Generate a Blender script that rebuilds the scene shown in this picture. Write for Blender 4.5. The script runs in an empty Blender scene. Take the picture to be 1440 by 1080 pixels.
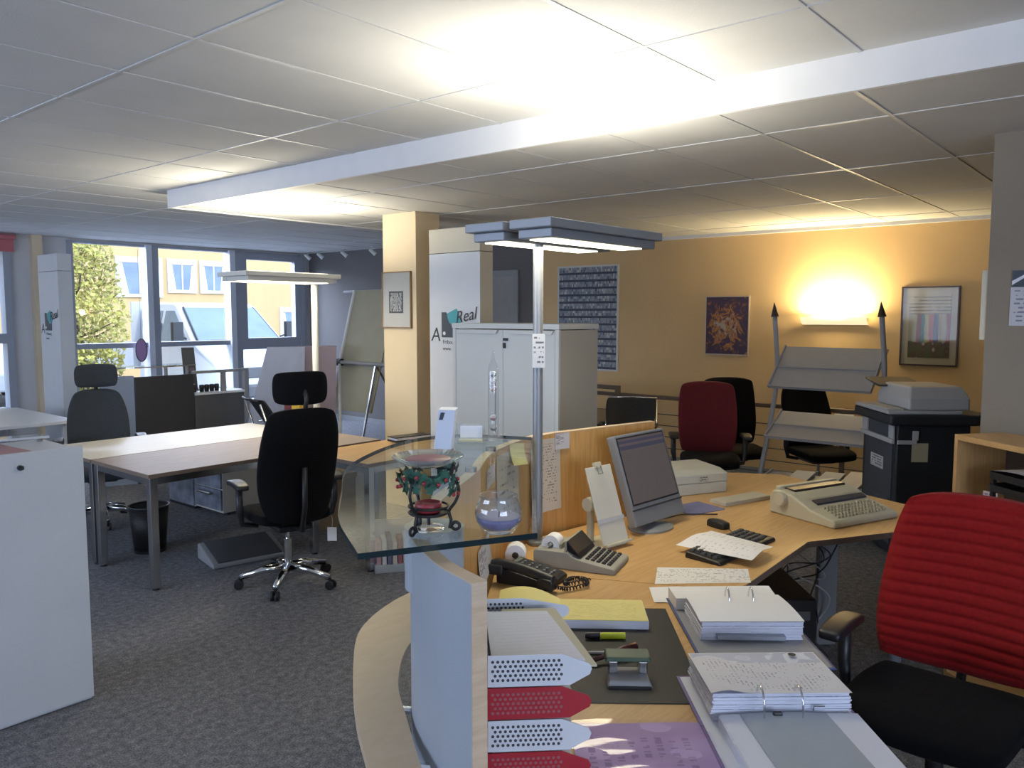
import bpy, bmesh, math, random
from mathutils import Vector, Matrix, Euler
random.seed(7)
PI = math.pi
SC = bpy.context.scene
COL = SC.collection
R = math.radians

# ------------------------------------------------------------------ mesh builder
class MB:
    """Collects shapes; build() links them as ONE mesh object. off is subtracted (world coordinates -> local)."""
    def __init__(s, off=(0, 0, 0)):
        s.bm = bmesh.new(); s.off = Vector(off); s.uv = None
    def v(s, p):
        return s.bm.verts.new(Vector(p) - s.off)
    def face(s, pts):
        return s.bm.faces.new([s.v(p) for p in pts])
    def hexa(s, p):
        vs = [s.v(q) for q in p]
        for f in ((0, 3, 2, 1), (4, 5, 6, 7), (0, 1, 5, 4), (1, 2, 6, 5), (2, 3, 7, 6), (3, 0, 4, 7)):
            s.bm.faces.new([vs[i] for i in f])
        return s
    def box(s, x0, x1, y0, y1, z0, z1, M=None):
        p = [(x0, y0, z0), (x1, y0, z0), (x1, y1, z0), (x0, y1, z0), (x0, y0, z1), (x1, y0, z1), (x1, y1, z1), (x0, y1, z1)]
        if M is not None: p = [M @ Vector(q) for q in p]
        return s.hexa(p)
    def cbox(s, c, sz, rot=(0, 0, 0)):
        M = Matrix.Translation(Vector(c)) @ Euler(rot).to_matrix().to_4x4()
        a, b, d = sz[0] / 2, sz[1] / 2, sz[2] / 2
        return s.box(-a, a, -b, b, -d, d, M)
    def ring(s, c, ax, r, n, ref=None):
        ax = Vector(ax).normalized()
        u = ax.orthogonal().normalized() if ref is None else (ref - ax * ref.dot(ax)).normalized()
        w = ax.cross(u)
        return [s.v(Vector(c) + u * (r * math.cos(2 * PI * k / n)) + w * (r * math.sin(2 * PI * k / n))) for k in range(n)]
    def bridge(s, a, b):
        n = len(a)
        for k in range(n):
            s.bm.faces.new([a[k], a[(k + 1) % n], b[(k + 1) % n], b[k]])
    def cyl(s, p0, p1, r0, r1=None, n=20, caps=True):
        r1 = r0 if r1 is None else r1
        ax = Vector(p1) - Vector(p0); ref = ax.orthogonal()
        a = s.ring(p0, ax, r0, n, ref); b = s.ring(p1, ax, r1, n, ref)
        s.bridge(a, b)
        if caps:
            s.bm.faces.new(a[::-1]); s.bm.faces.new(b)
        return s
    def tube(s, pts, r, n=8, closed=False, radii=None):
        pts = [Vector(p) for p in pts]; m = len(pts); rings = []; ref = None
        for i in range(m):
            t = (pts[(i + 1) % m] - pts[i - 1]) if closed else (pts[min(i + 1, m - 1)] - pts[max(i - 1, 0)])
            if t.length < 1e-9: t = Vector((0, 0, 1))
            t.normalize()
            if ref is None: ref = t.orthogonal()
            ref = (ref - t * ref.dot(t))
            if ref.length < 1e-6: ref = t.orthogonal()
            ref.normalize()
            rings.append(s.ring(pts[i], t, radii[i] if radii else r, n, ref))
        for i in range(m - 1): s.bridge(rings[i], rings[i + 1])
        if closed: s.bridge(rings[-1], rings[0])
        else:
            s.bm.faces.new(rings[0][::-1]); s.bm.faces.new(rings[-1])
        return s
    def lathe(s, prof, c=(0, 0, 0), n=28, sq=1.0):
        c = Vector(c); rows = []
        for r, z in prof:
            if r < 1e-6: rows.append([s.v(c + Vector((0, 0, z)))])
            else: rows.append([s.v(c + Vector((r * math.cos(2 * PI * k / n), sq * r * math.sin(2 * PI * k / n), z))) for k in range(n)])
        for a, b in zip(rows, rows[1:]):
            if len(a) == 1 and len(b) == 1: continue
            for k in range(n):
                if len(a) == 1: s.bm.faces.new([a[0], b[(k + 1) % n], b[k]])
                elif len(b) == 1: s.bm.faces.new([a[k], a[(k + 1) % n], b[0]])
                else: s.bm.faces.new([a[k], a[(k + 1) % n], b[(k + 1) % n], b[k]])
        return s
    def prism(s, poly, z0, z1):
        a = [s.v((p[0], p[1], z0)) for p in poly]; b = [s.v((p[0], p[1], z1)) for p in poly]
        s.bridge(a, b); s.bm.faces.new(a[::-1]); s.bm.faces.new(b); return s
    def prism_x(s, poly, x0, x1):          # poly in (y, z)
        a = [s.v((x0, p[0], p[1])) for p in poly]; b = [s.v((x1, p[0], p[1])) for p in poly]
        s.bridge(a, b); s.bm.faces.new(a[::-1]); s.bm.faces.new(b); return s
    def prism_y(s, poly, y0, y1):          # poly in (x, z)
        a = [s.v((p[0], y0, p[1])) for p in poly]; b = [s.v((p[0], y1, p[1])) for p in poly]
        s.bridge(a, b); s.bm.faces.new(a[::-1]); s.bm.faces.new(b); return s
    def ribbon(s, path, o0, o1, z0, z1, cap=True):
        """vertical strip following a plan path between two sideways offsets (left positive)"""
        A, B = offset(path, o0), offset(path, o1); rows = []
        for a, b in zip(A, B):
            rows.append([s.v((a[0], a[1], z0)), s.v((b[0], b[1], z0)), s.v((b[0], b[1], z1)), s.v((a[0], a[1], z1))])
        for p, q in zip(rows, rows[1:]): s.bridge(p, q)
        if cap:
            s.bm.faces.new(rows[0][::-1]); s.bm.faces.new(rows[-1])
        return s
    def grid(s, fn, nu, nv, closed_u=False):
        g = [[s.v(fn(i / nu, j / nv)) for j in range(nv + 1)] for i in range(nu + 1)]
        for i in range(nu):
            for j in range(nv):
                s.bm.faces.new([g[i][j], g[i + 1][j], g[i + 1][j + 1], g[i][j + 1]])
        return s
    def sphere(s, c, r, sx=1, sy=1, sz=1, n=16):
        prof = [(math.sin(PI * i / (n // 2)), -math.cos(PI * i / (n // 2))) for i in range(n // 2 + 1)]
        c = Vector(c); rows = []
        for a, z in prof:
            if a < 1e-6: rows.append([s.v(c + Vector((0, 0, z * r * sz)))])
            else: rows.append([s.v(c + Vector((a * r * sx * math.cos(2 * PI * k / n), a * r * sy * math.sin(2 * PI * k / n), z * r * sz))) for k in range(n)])
        for a, b in zip(rows, rows[1:]):
            for k in range(n):
                if len(a) == 1: s.bm.faces.new([a[0], b[(k + 1) % n], b[k]])
                elif len(b) == 1: s.bm.faces.new([a[k], a[(k + 1) % n], b[0]])
                else: s.bm.faces.new([a[k], a[(k + 1) % n], b[(k + 1) % n], b[k]])
        return s
    def pad(s, fn, nx, ny, nz):
        """closed block subdivided nx*ny*nz over the unit cube [-1,1]^3, every vertex mapped by fn"""
        key = {}
        def V(i, j, k):
            q = (i, j, k)
            if q not in key: key[q] = s.v(fn(2 * i / nx - 1, 2 * j / ny - 1, 2 * k / nz - 1))
            return key[q]
        for i in range(nx):
            for j in range(ny):
                s.bm.faces.new([V(i, j, 0), V(i, j + 1, 0), V(i + 1, j + 1, 0), V(i + 1, j, 0)])
                s.bm.faces.new([V(i, j, nz), V(i + 1, j, nz), V(i + 1, j + 1, nz), V(i, j + 1, nz)])
        for i in range(nx):
            for k in range(nz):
                s.bm.faces.new([V(i, 0, k), V(i + 1, 0, k), V(i + 1, 0, k + 1), V(i, 0, k + 1)])
                s.bm.faces.new([V(i, ny, k), V(i, ny, k + 1), V(i + 1, ny, k + 1), V(i + 1, ny, k)])
        for j in range(ny):
            for k in range(nz):
                s.bm.faces.new([V(0, j, k), V(0, j, k + 1), V(0, j + 1, k + 1), V(0, j + 1, k)])
                s.bm.faces.new([V(nx, j, k), V(nx, j + 1, k), V(nx, j + 1, k + 1), V(nx, j, k + 1)])
        return s
    def build(s, name, mat, parent=None, bevel=0, smooth=False, seg=2, sub=0, fix=True):
        if fix: bmesh.ops.recalc_face_normals(s.bm, faces=s.bm.faces)
        me = bpy.data.meshes.new(name); s.bm.to_mesh(me); s.bm.free()
        if smooth:
            me.polygons.foreach_set('use_smooth', [True] * len(me.polygons))
        me.materials.append(mat)
        o = bpy.data.objects.new(name, me); COL.objects.link(o)
        if parent is not None: o.parent = parent
        if bevel:
            m = o.modifiers.new('b', 'BEVEL'); m.width = bevel; m.segments = seg; m.limit_method = 'ANGLE'; m.angle_limit = R(40)
            if smooth is None: pass
        if sub:
            m = o.modifiers.new('s', 'SUBSURF'); m.levels = sub; m.render_levels = sub
        if smooth == 'auto': pass
        return o

def smooth_angle(o, deg=35):
    me = o.data
    me.polygons.foreach_set('use_smooth', [True] * len(me.polygons))
    bm = bmesh.new(); bm.from_mesh(me)
    for e in bm.edges:
        if len(e.link_faces) == 2 and e.calc_face_angle(0) > R(deg): e.smooth = False
    bm.to_mesh(me); bm.free()
    return o

def offset(path, d):
    out = []
    for i, p in enumerate(path):
        a = path[max(i - 1, 0)]; b = path[min(i + 1, len(path) - 1)]
        tx, ty = b[0] - a[0], b[1] - a[1]; l = math.hypot(tx, ty)
        out.append((p[0] - ty / l * d, p[1] + tx / l * d))
    return out

def spline(pts, n=8):
    """Catmull-Rom through points of any dimension"""
    P = [tuple(2 * a - b for a, b in zip(pts[0], pts[1]))] + list(pts) + [tuple(2 * a - b for a, b in zip(pts[-1], pts[-2]))]
    out = []
    for i in range(1, len(P) - 2):
        for k in range(n):
            t = k / n
            out.append(tuple(.5 * (2 * p1 + (p2 - p0) * t + (2 * p0 - 5 * p1 + 4 * p2 - p3) * t * t + (3 * p1 - p0 - 3 * p2 + p3) * t ** 3)
                             for p0, p1, p2, p3 in zip(P[i - 1], P[i], P[i + 1], P[i + 2])))
    out.append(tuple(pts[-1])); return out

def rrect(w, h, r, n=5):
    out = []
    for cx, cy, a0 in ((w / 2 - r, h / 2 - r, 0), (-w / 2 + r, h / 2 - r, 90), (-w / 2 + r, -h / 2 + r, 180), (w / 2 - r, -h / 2 + r, 270)):
        for k in range(n + 1):
            a = R(a0 + 90 * k / n); out.append((cx + r * math.cos(a), cy + r * math.sin(a)))
    return out

# ------------------------------------------------------------------ naming
def thing(name, label, cat, loc=(0, 0, 0), rotz=0, group=None, rot=None):
    o = bpy.data.objects.new(name, None); COL.objects.link(o)
    o.empty_display_size = .05
    o.location = loc; o.rotation_euler = rot if rot else (0, 0, R(rotz))
    o['label'] = label; o['category'] = cat
    if group: o['group'] = group
    return o
def tag(o, label, cat, group=None, loc=None, rotz=None):
    o['label'] = label; o['category'] = cat
    if group: o['group'] = group
    if loc is not None: o.location = loc
    if rotz is not None: o.rotation_euler = (0, 0, R(rotz))
    return o
def struct(name, mb, mat, parent=None, **k):
    o = mb.build(name, mat, parent, **k)
    o['kind'] = 'structure'; return o
def children(o): return [c for c in bpy.data.objects if c.parent == o]
def copy_tree(o, parent=None):
    kids = children(o)
    c = o.copy(); COL.objects.link(c)
    if parent is not None: c.parent = parent
    for k in kids: copy_tree(k, c)
    return c
def text(name, body, size, mat, parent, loc, rot=(PI / 2, 0, 0), ext=.0004, shear=0, align='LEFT'):
    cu = bpy.data.curves.new(name, 'FONT'); cu.body = body; cu.size = size; cu.extrude = ext; cu.shear = shear; cu.align_x = align
    cu.materials.append(mat)
    o = bpy.data.objects.new(name, cu); COL.objects.link(o); o.parent = parent; o.location = loc; o.rotation_euler = rot
    return o

# ------------------------------------------------------------------ materials
_M = {}
def node(nt, t, **k):
    n = nt.nodes.new(t)
    for a, b in k.items(): setattr(n, a, b)
    return n
def base(name):
    m = bpy.data.materials.new(name); m.use_nodes = True
    nt = m.node_tree; b = nt.nodes['Principled BSDF']
    return m, nt, b
def rgba(c): return (c[0], c[1], c[2], 1)
def mat(name, col, rough=.5, metal=0, var=0, vscale=8, bump=0, bscale=200, spec=.5, sheen=0, emit=None, es=0, coat=0, stretch=None):
    """plain surface with an object-space noise that breaks up colour and relief"""
    if name in _M: return _M[name]
    m, nt, b = base(name); L = nt.links
    b.inputs['Roughness'].default_value = rough; b.inputs['Metallic'].default_value = metal
    b.inputs['Specular IOR Level'].default_value = spec
    b.inputs['Sheen Weight'].default_value = sheen; b.inputs['Coat Weight'].default_value = coat
    b.inputs['Base Color'].default_value = rgba(col)
    tc = node(nt, 'ShaderNodeTexCoord'); src = tc.outputs['Object']
    if stretch:
        mp = node(nt, 'ShaderNodeMapping'); mp.inputs['Scale'].default_value = stretch
        L.new(src, mp.inputs['Vector']); src = mp.outputs['Vector']
    v = var if var else .04
    n = node(nt, 'ShaderNodeTexNoise'); n.inputs['Scale'].default_value = vscale; n.inputs['Detail'].default_value = 4
    L.new(src, n.inputs['Vector'])
    r = node(nt, 'ShaderNodeValToRGB')
    r.color_ramp.elements[0].position = .3; r.color_ramp.elements[1].position = .7
    r.color_ramp.elements[0].color = rgba([max(0, c * (1 - v)) for c in col]); r.color_ramp.elements[1].color = rgba([min(1, c * (1 + v)) for c in col])
    L.new(n.outputs['Fac'], r.inputs['Fac']); L.new(r.outputs['Color'], b.inputs['Base Color'])
    if bump:
        n2 = node(nt, 'ShaderNodeTexNoise'); n2.inputs['Scale'].default_value = bscale; n2.inputs['Detail'].default_value = 2
        L.new(src, n2.inputs['Vector'])
        bp = node(nt, 'ShaderNodeBump'); bp.inputs['Strength'].default_value = bump; bp.inputs['Distance'].default_value = .004
        L.new(n2.outputs['Fac'], bp.inputs['Height']); L.new(bp.outputs['Normal'], b.inputs['Normal'])
    if emit:
        b.inputs['Emission Color'].default_value = rgba(emit); b.inputs['Emission Strength'].default_value = es
    _M[name] = m; return m
def glass(name, tint=(1, 1, 1), refl=1.0, rough=.02, body=0):
    """thin clear sheet: transparent body, mirror reflection by Fresnel"""
    m, nt, b = base(name); L = nt.links; nt.nodes.remove(b)
    out = nt.nodes['Material Output']
    t = node(nt, 'ShaderNodeBsdfTransparent'); t.inputs['Color'].default_value = rgba(tint)
    g = node(nt, 'ShaderNodeBsdfGlossy'); g.inputs['Roughness'].default_value = rough
    f = node(nt, 'ShaderNodeLayerWeight'); f.inputs['Blend'].default_value = .5
    pw = node(nt, 'ShaderNodeMath', operation='POWER'); pw.inputs[1].default_value = 4.5; L.new(f.outputs['Facing'], pw.inputs[0])
    ma = node(nt, 'ShaderNodeMath', operation='MULTIPLY_ADD'); ma.inputs[1].default_value = .85; ma.inputs[2].default_value = .035; L.new(pw.outputs[0], ma.inputs[0])
    mu = node(nt, 'ShaderNodeMath', operation='MULTIPLY', use_clamp=True); mu.inputs[1].default_value = refl
    mx = node(nt, 'ShaderNodeMixShader')
    L.new(ma.outputs[0], mu.inputs[0]); L.new(mu.outputs[0], mx.inputs[0])
    L.new(t.outputs[0], mx.inputs[1]); L.new(g.outputs[0], mx.inputs[2])
    last = mx
    if body:
        d = node(nt, 'ShaderNodeBsdfDiffuse'); d.inputs['Color'].default_value = (.85, .88, .9, 1)
        m2 = node(nt, 'ShaderNodeMixShader'); m2.inputs[0].default_value = body
        L.new(mx.outputs[0], m2.inputs[1]); L.new(d.outputs[0], m2.inputs[2]); last = m2
    L.new(last.outputs[0], out.inputs['Surface']); return m
def emitter(name, col, s):
    m, nt, b = base(name)
    b.inputs['Base Color'].default_value = rgba(col); b.inputs['Emission Color'].default_value = rgba(col); b.inputs['Emission Strength'].default_value = s
    return m
def wood(name, c1, c2, rough=.35, scale=(3, 40, 3), coat=.1):
    m, nt, b = base(name); L = nt.links
    tc = node(nt, 'ShaderNodeTexCoord'); mp = node(nt, 'ShaderNodeMapping'); mp.inputs['Scale'].default_value = scale
    n = node(nt, 'ShaderNodeTexNoise'); n.inputs['Scale'].default_value = 3; n.inputs['Detail'].default_value = 6; n.inputs['Distortion'].default_value = .6
    r = node(nt, 'ShaderNodeValToRGB'); r.color_ramp.elements[0].position = .35; r.color_ramp.elements[1].position = .68
    r.color_ramp.elements[0].color = rgba(c1); r.color_ramp.elements[1].color = rgba(c2)
    L.new(tc.outputs['Object'], mp.inputs['Vector']); L.new(mp.outputs['Vector'], n.inputs['Vector'])
    L.new(n.outputs['Fac'], r.inputs['Fac']); L.new(r.outputs['Color'], b.inputs['Base Color'])
    b.inputs['Roughness'].default_value = rough; b.inputs['Coat Weight'].default_value = coat; b.inputs['Coat Roughness'].default_value = .25
    return m
def ramp(nt, stops, interp='LINEAR'):
    r = node(nt, 'ShaderNodeValToRGB'); e = r.color_ramp.elements; r.color_ramp.interpolation = interp
    e[0].position, e[0].color = stops[0][0], rgba(stops[0][1]); e[1].position, e[1].color = stops[1][0], rgba(stops[1][1])
    for p, c in stops[2:]:
        k = e.new(p); k.color = rgba(c)
    return r
def m_(nt, op, a, b=None, clamp=False):
    n = node(nt, 'ShaderNodeMath', operation=op, use_clamp=clamp)
    for i, x in enumerate((a, b)):
        if x is None: continue
        if isinstance(x, (int, float)): n.inputs[i].default_value = x
        else: nt.links.new(x, n.inputs[i])
    return n.outputs[0]
def printed(name, paper, ink, rows=24, fill=.45, density=.5, seed=0.0, marg=(.1, .9, .08, .92), uaxis='X', vaxis='Y', rough=.6, cell=38, strength=.85):
    """sheet with rows of small dark marks like typed lines, laid out over the sheet's own extent"""
    m, nt, b = base(name); L = nt.links
    tc = node(nt, 'ShaderNodeTexCoord'); sp = node(nt, 'ShaderNodeSeparateXYZ'); L.new(tc.outputs['Generated'], sp.inputs[0])
    u, v = sp.outputs[uaxis], sp.outputs[vaxis]
    rv = m_(nt, 'MULTIPLY', v, rows)
    line = m_(nt, 'LESS_THAN', m_(nt, 'FRACT', rv), fill)
    cb = node(nt, 'ShaderNodeCombineXYZ')
    L.new(m_(nt, 'FLOOR', m_(nt, 'MULTIPLY', u, cell)), cb.inputs[0]); L.new(m_(nt, 'FLOOR', rv), cb.inputs[1]); cb.inputs[2].default_value = seed
    wn = node(nt, 'ShaderNodeTexWhiteNoise'); L.new(cb.outputs[0], wn.inputs['Vector'])
    n2 = node(nt, 'ShaderNodeTexNoise'); n2.inputs['Scale'].default_value = 5
    cb2 = node(nt, 'ShaderNodeCombineXYZ'); L.new(u, cb2.inputs[0]); L.new(v, cb2.inputs[1]); cb2.inputs[2].default_value = seed + 3
    L.new(cb2.outputs[0], n2.inputs['Vector'])
    on = m_(nt, 'GREATER_THAN', m_(nt, 'ADD', m_(nt, 'MULTIPLY', wn.outputs['Value'], .5), n2.outputs['Fac']), 1.02 - density * .5)
    a = m_(nt, 'MULTIPLY', line, on)
    for s_, ax, lim in (('GREATER_THAN', u, marg[0]), ('LESS_THAN', u, marg[1]), ('GREATER_THAN', v, marg[2]), ('LESS_THAN', v, marg[3])):
        a = m_(nt, 'MULTIPLY', a, m_(nt, s_, ax, lim))
    a = m_(nt, 'MULTIPLY', a, strength)
    mx = node(nt, 'ShaderNodeMix', data_type='RGBA')
    L.new(a, mx.inputs['Factor']); mx.inputs['A'].default_value = rgba(paper); mx.inputs['B'].default_value = rgba(ink)
    L.new(mx.outputs['Result'], b.inputs['Base Color']); b.inputs['Roughness'].default_value = rough
    return m
def layered(name, c1, c2, freq=160, axis='Z', rough=.7):
    """paper edges: fine horizontal layers"""
    m, nt, b = base(name); L = nt.links
    tc = node(nt, 'ShaderNodeTexCoord'); sp = node(nt, 'ShaderNodeSeparateXYZ'); L.new(tc.outputs['Object'], sp.inputs[0])
    n = node(nt, 'ShaderNodeTexNoise'); n.inputs['Scale'].default_value = 12; L.new(tc.outputs['Object'], n.inputs['Vector'])
    h = m_(nt, 'ADD', m_(nt, 'MULTIPLY', sp.outputs[axis], freq), n.outputs['Fac'])
    wv = node(nt, 'ShaderNodeTexNoise', noise_dimensions='1D'); wv.inputs['Scale'].default_value = 6; L.new(h, wv.inputs['W'])
    r = ramp(nt, [(.38, c1), (.6, c2)]); L.new(wv.outputs['Fac'], r.inputs['Fac']); L.new(r.outputs['Color'], b.inputs['Base Color'])
    b.inputs['Roughness'].default_value = rough; return m
def carpet():
    m, nt, b = base('carpet'); L = nt.links
    tc = node(nt, 'ShaderNodeTexCoord')
    n = node(nt, 'ShaderNodeTexNoise'); n.inputs['Scale'].default_value = 140; n.inputs['Detail'].default_value = 3; n.inputs['Roughness'].default_value = .8
    n2 = node(nt, 'ShaderNodeTexNoise'); n2.inputs['Scale'].default_value = 30; n2.inputs['Detail'].default_value = 5
    L.new(tc.outputs['Object'], n.inputs['Vector']); L.new(tc.outputs['Object'], n2.inputs['Vector'])
    s_ = m_(nt, 'ADD', m_(nt, 'MULTIPLY', n.outputs['Fac'], .7), m_(nt, 'MULTIPLY', n2.outputs['Fac'], .3))
    r = ramp(nt, [(.36, (.065, .066, .075)), (.5, (.165, .168, .182)), (.64, (.34, .34, .35))])
    L.new(s_, r.inputs['Fac']); L.new(r.outputs['Color'], b.inputs['Base Color']); b.inputs['Roughness'].default_value = .95
    b.inputs['Specular IOR Level'].default_value = .1
    bp = node(nt, 'ShaderNodeBump'); bp.inputs['Strength'].default_value = .6; bp.inputs['Distance'].default_value = .006
    L.new(n.outputs['Fac'], bp.inputs['Height']); L.new(bp.outputs['Normal'], b.inputs['Normal']); return m

CEIL = mat('ceiling_board', (.60, .60, .585), .9, bump=.25, bscale=120, var=.03, vscale=3, spec=.2)
CEILBAR = mat('ceiling_bar', (.57, .57, .57), .45, var=.02)
FASCIA = mat('white_fascia', (.74, .74, .74), .7, var=.02, spec=.3)
YELLOW = mat('ochre_wall', (.68, .48, .25), .85, bump=.15, bscale=90, var=.03, vscale=2, spec=.2)
GREYWALL = mat('grey_wall', (.155, .145, .14), .85, bump=.15, bscale=90, var=.03, vscale=2, spec=.2)
BEIGEWALL = mat('beige_grey_wall', (.28, .24, .19), .85, bump=.15, bscale=90, var=.03, vscale=2, spec=.2)
CREAM = mat('cream_paint', (.66, .55, .38), .8, bump=.1, bscale=90, var=.03, vscale=2, spec=.2)
WHITEWALL = mat('pale_wall', (.55, .55, .56), .85, bump=.1, var=.02, vscale=2, spec=.2)
FRAMEBLUE = mat('window_frame', (.32, .35, .40), .5, var=.03)
FRAMEWHITE = mat('window_frame_light', (.62, .66, .72), .5, var=.03)
WHITE = mat('white_lacquer', (.66, .68, .70), .45, var=.02, vscale=3)
CABWHITE = mat('cabinet_white', (.56, .58, .61), .5, var=.03, vscale=3)
OFFWHITE = mat('offwhite_metal', (.60, .61, .58), .5, var=.02, vscale=3)
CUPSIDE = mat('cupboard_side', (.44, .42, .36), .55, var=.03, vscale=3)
PILLARW = mat('pillar_white', (.62, .65, .68), .5, var=.02)
PILLARC = mat('pillar_cream', (.62, .58, .46), .6, var=.02)
BEECH = wood('beech_laminate', (.54, .32, .125), (.63, .395, .165), .4, (2, 26, 2))
BEECHV = wood('beech_panel', (.56, .31, .10), (.68, .40, .15), .42, (26, 26, 1.5))
BEECHP = wood('beech_pale', (.56, .42, .28), (.67, .53, .38), .45, (3, 3, 22))
BEECHS = wood('beech_shelf', (.58, .44, .29), (.62, .48, .325), .45, (5, 12, 3))
EDGE = mat('brown_edge', (.17, .12, .09), .5, var=.06)
TAUPE = wood('taupe_laminate', (.27, .215, .18), (.34, .275, .23), .5, (2, 30, 2), 0)
REFLTOP = wood('laminate_reflection', (.62, .58, .50), (.70, .66, .58), .45, (2, 30, 2), .05)  # window reflection put into the desk laminate's colour as a paler tone
PANELBLUE = mat('grey_blue_laminate', (.37, .41, .46), .42, var=.02, vscale=2)
SILVER = mat('silver_paint', (.27, .29, .32), .42, metal=.35, var=.02)
CHROME = mat('chrome', (.75, .76, .78), .12, metal=1, var=.02)
STEEL = mat('brushed_steel', (.62, .62, .63), .2, metal=1, var=.03)
BLACKFAB = mat('black_fabric', (.005, .005, .006), .9, bump=.3, bscale=500, spec=.12, sheen=.02, var=.15, vscale=60)
BLUEBLACK = mat('blue_black_fabric', (.020, .026, .034), .9, bump=.3, bscale=500, sheen=.05, var=.15, vscale=60)
REDFAB = mat('red_fabric', (.25, .007, .008), .9, bump=.35, bscale=420, spec=.2, sheen=.05, var=.12, vscale=70)
MAROON = mat('maroon_fabric', (.13, .008, .014), .9, bump=.3, bscale=420, sheen=.05, var=.12, vscale=70)
BLACKPL = mat('black_plastic', (.016, .016, .018), .42, var=.1, vscale=30)
DARKPL = mat('dark_grey_plastic', (.05, .052, .056), .5, var=.06)
GREYPL = mat('grey_plastic', (.25, .255, .26), .5, var=.04)
LIGHTPL = mat('light_grey_plastic', (.50, .51, .53), .5, var=.03)
IVORY = mat('ivory_plastic', (.56, .53, .41), .5, var=.03)
IVORYD = mat('ivory_key', (.42, .39, .29), .55, var=.05)
COPIERD = mat('copier_dark', (.022, .025, .032), .5, var=.05)
COPIERB = mat('copier_blue_grey', (.060, .070, .090), .5, var=.05)
PAPER = mat('white_paper', (.86, .86, .88), .75, var=.01, vscale=3)
PAPERB = mat('bluish_paper', (.74, .76, .84), .75, var=.02, vscale=3)
PAPEREDGE = layered('paper_edges', (.56, .58, .68), (.80, .82, .91))
YPAPER = mat('yellow_paper', (.74, .66, .27), .75, var=.03, vscale=6)
INK = mat('ink', (.03, .03, .035), .6, var=.05)
TEAL = mat('teal_ink', (.05, .33, .38), .5, var=.03)
NAVY = mat('navy_ink', (.045, .06, .085), .5, var=.05)
GLASSPANE = glass('window_glass', (.96, .98, 1), .7)
GLASSTOP = glass('counter_glass', (.93, .97, .965), .5)
GLASSEDGE = mat('glass_edge', (.008, .022, .027), .15, var=.2, vscale=3)
CLEAR = glass('clear_glass', (.96, .97, .98), 1.6, body=.03)
ACRYL = glass('acrylic', (.93, .95, .96), 1.0, body=.12)
IRON = mat('wrought_iron', (.02, .02, .02), .5, metal=.3, var=.2, vscale=40)

# ================================================================== SETTING
H1, H2 = 2.70, 2.57
struct('floor', MB().box(-3.2, 8.4, -3.2, 11.5, -.1, 0), carpet())
ceiling = struct('ceiling', MB().box(-3.2, 8.4, -3.2, 11.5, H1, H1 + .12), CEIL)
ceiling_low = struct('ceiling', MB().box(3.31, 8.3, -3.2, 6.38, H2, H1 - .001), CEIL)
g = MB()
xs = [1.58 + 1.12 * k for k in range(-4, 6)]; ys = [1.02 + .605 * k for k in range(-6, 18)]
for x in xs:
    if x < 3.3: g.box(x - .007, x + .007, -3, 11.3, H1 - .004, H1)
    else: g.box(x - .011, x + .011, 6.39, 11.3, H1 - .004, H1)
for y in ys:
    g.box(-3, 3.3 if y < 6.38 else 8.2, y - .009, y + .009, H1 - .0035, H1)
struct('ceiling_trim', g, CEILBAR, ceiling)
g = MB()
for x in (3.84, 5.07, 6.43, 7.7): g.box(x - .011, x + .011, -3, 6.37, H2 - .004, H2)
for y in [1.05 + .582 * k for k in range(-7, 10)]: g.box(3.32, 8.2, y - .009, y + .009, H2 - .0035, H2)
struct('ceiling_trim', g, CEILBAR, ceiling_low)
struct('trim_1', MB().box(3.285, 3.309, -3.2, 6.405, H2 - .012, H1).box(3.309, 8.2, 6.381, 6.405, H2 - .012, H1), FASCIA)
struct('wall_right', MB().box(8.2, 8.4, -3.2, 6.5, 0, H1), YELLOW)
struct('wall_right_rear', MB().box(8.2, 8.4, 6.5, 11.3, 0, H1), GREYWALL)
struct('trim_2', MB().box(8.16, 8.199, -3, 6.5, H2 - .035, H2), FASCIA)       # cornice on the ochre wall
struct('baseboard_right', MB().box(8.185, 8.199, -3, 11.2, 0, .07), GREYPL)
struct('wall_back', MB().box(-3.2, -2.8, -3.4, -3.2, 0, H1).box(.8, 8.4, -3.4, -3.2, 0, H1).box(-2.8, .8, -3.4, -3.2, 0, .9).box(-2.8, .8, -3.4, -3.2, 2.35, H1), WHITEWALL)
wf = MB()
for x in (-2.77, -1.6, -.4, .77): wf.box(x - .03, x + .03, -3.34, -3.26, .93, 2.32)
struct('window_4', wf.box(-2.8, .8, -3.34, -3.26, .9, .93).box(-2.8, .8, -3.34, -3.26, 2.32, 2.35), FRAMEBLUE)
w = MB()                                                                     # wall_left with a long window opening
w.box(-3.4, -3.2, -3.2, 2.6, 0, H1).box(-3.4, -3.2, 8.6, 11.5, 0, H1).box(-3.4, -3.2, 2.6, 8.6, 0, .9).box(-3.4, -3.2, 2.6, 8.6, 2.35, H1)
struct('wall_left', w, WHITEWALL)
w = MB()                                                                     # window wall
w.box(-3.2, 2.9, 11.3, 11.5, 0, H1).box(2.9, 3.72, 11.3, 11.5, 0, .45).box(2.9, 3.72, 11.3, 11.5, 2.55, H1)
w.box(3.72, 4.40, 11.3, 11.5, 0, H1).box(4.40, 8.07, 11.3, 11.5, 0, .30).box(8.07, 8.4, 11.3, 11.5, 0, H1).box(4.4, 8.07, 11.3, 11.5, 2.67, H1)
struct('wall_front', w, WHITEWALL)
struct('trim_3', MB().box(3.96, 4.08, 11.2, 11.299, 0, H1), CREAM)
# right partition wall with the calendar
struct('wall_partition', MB().box(4.55, 4.72, -3.2, .77, 0, H2), BEIGEWALL)
struct('column', MB().box(4.77, 5.05, 5.07, 5.49, 0, H2), CREAM)
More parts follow.
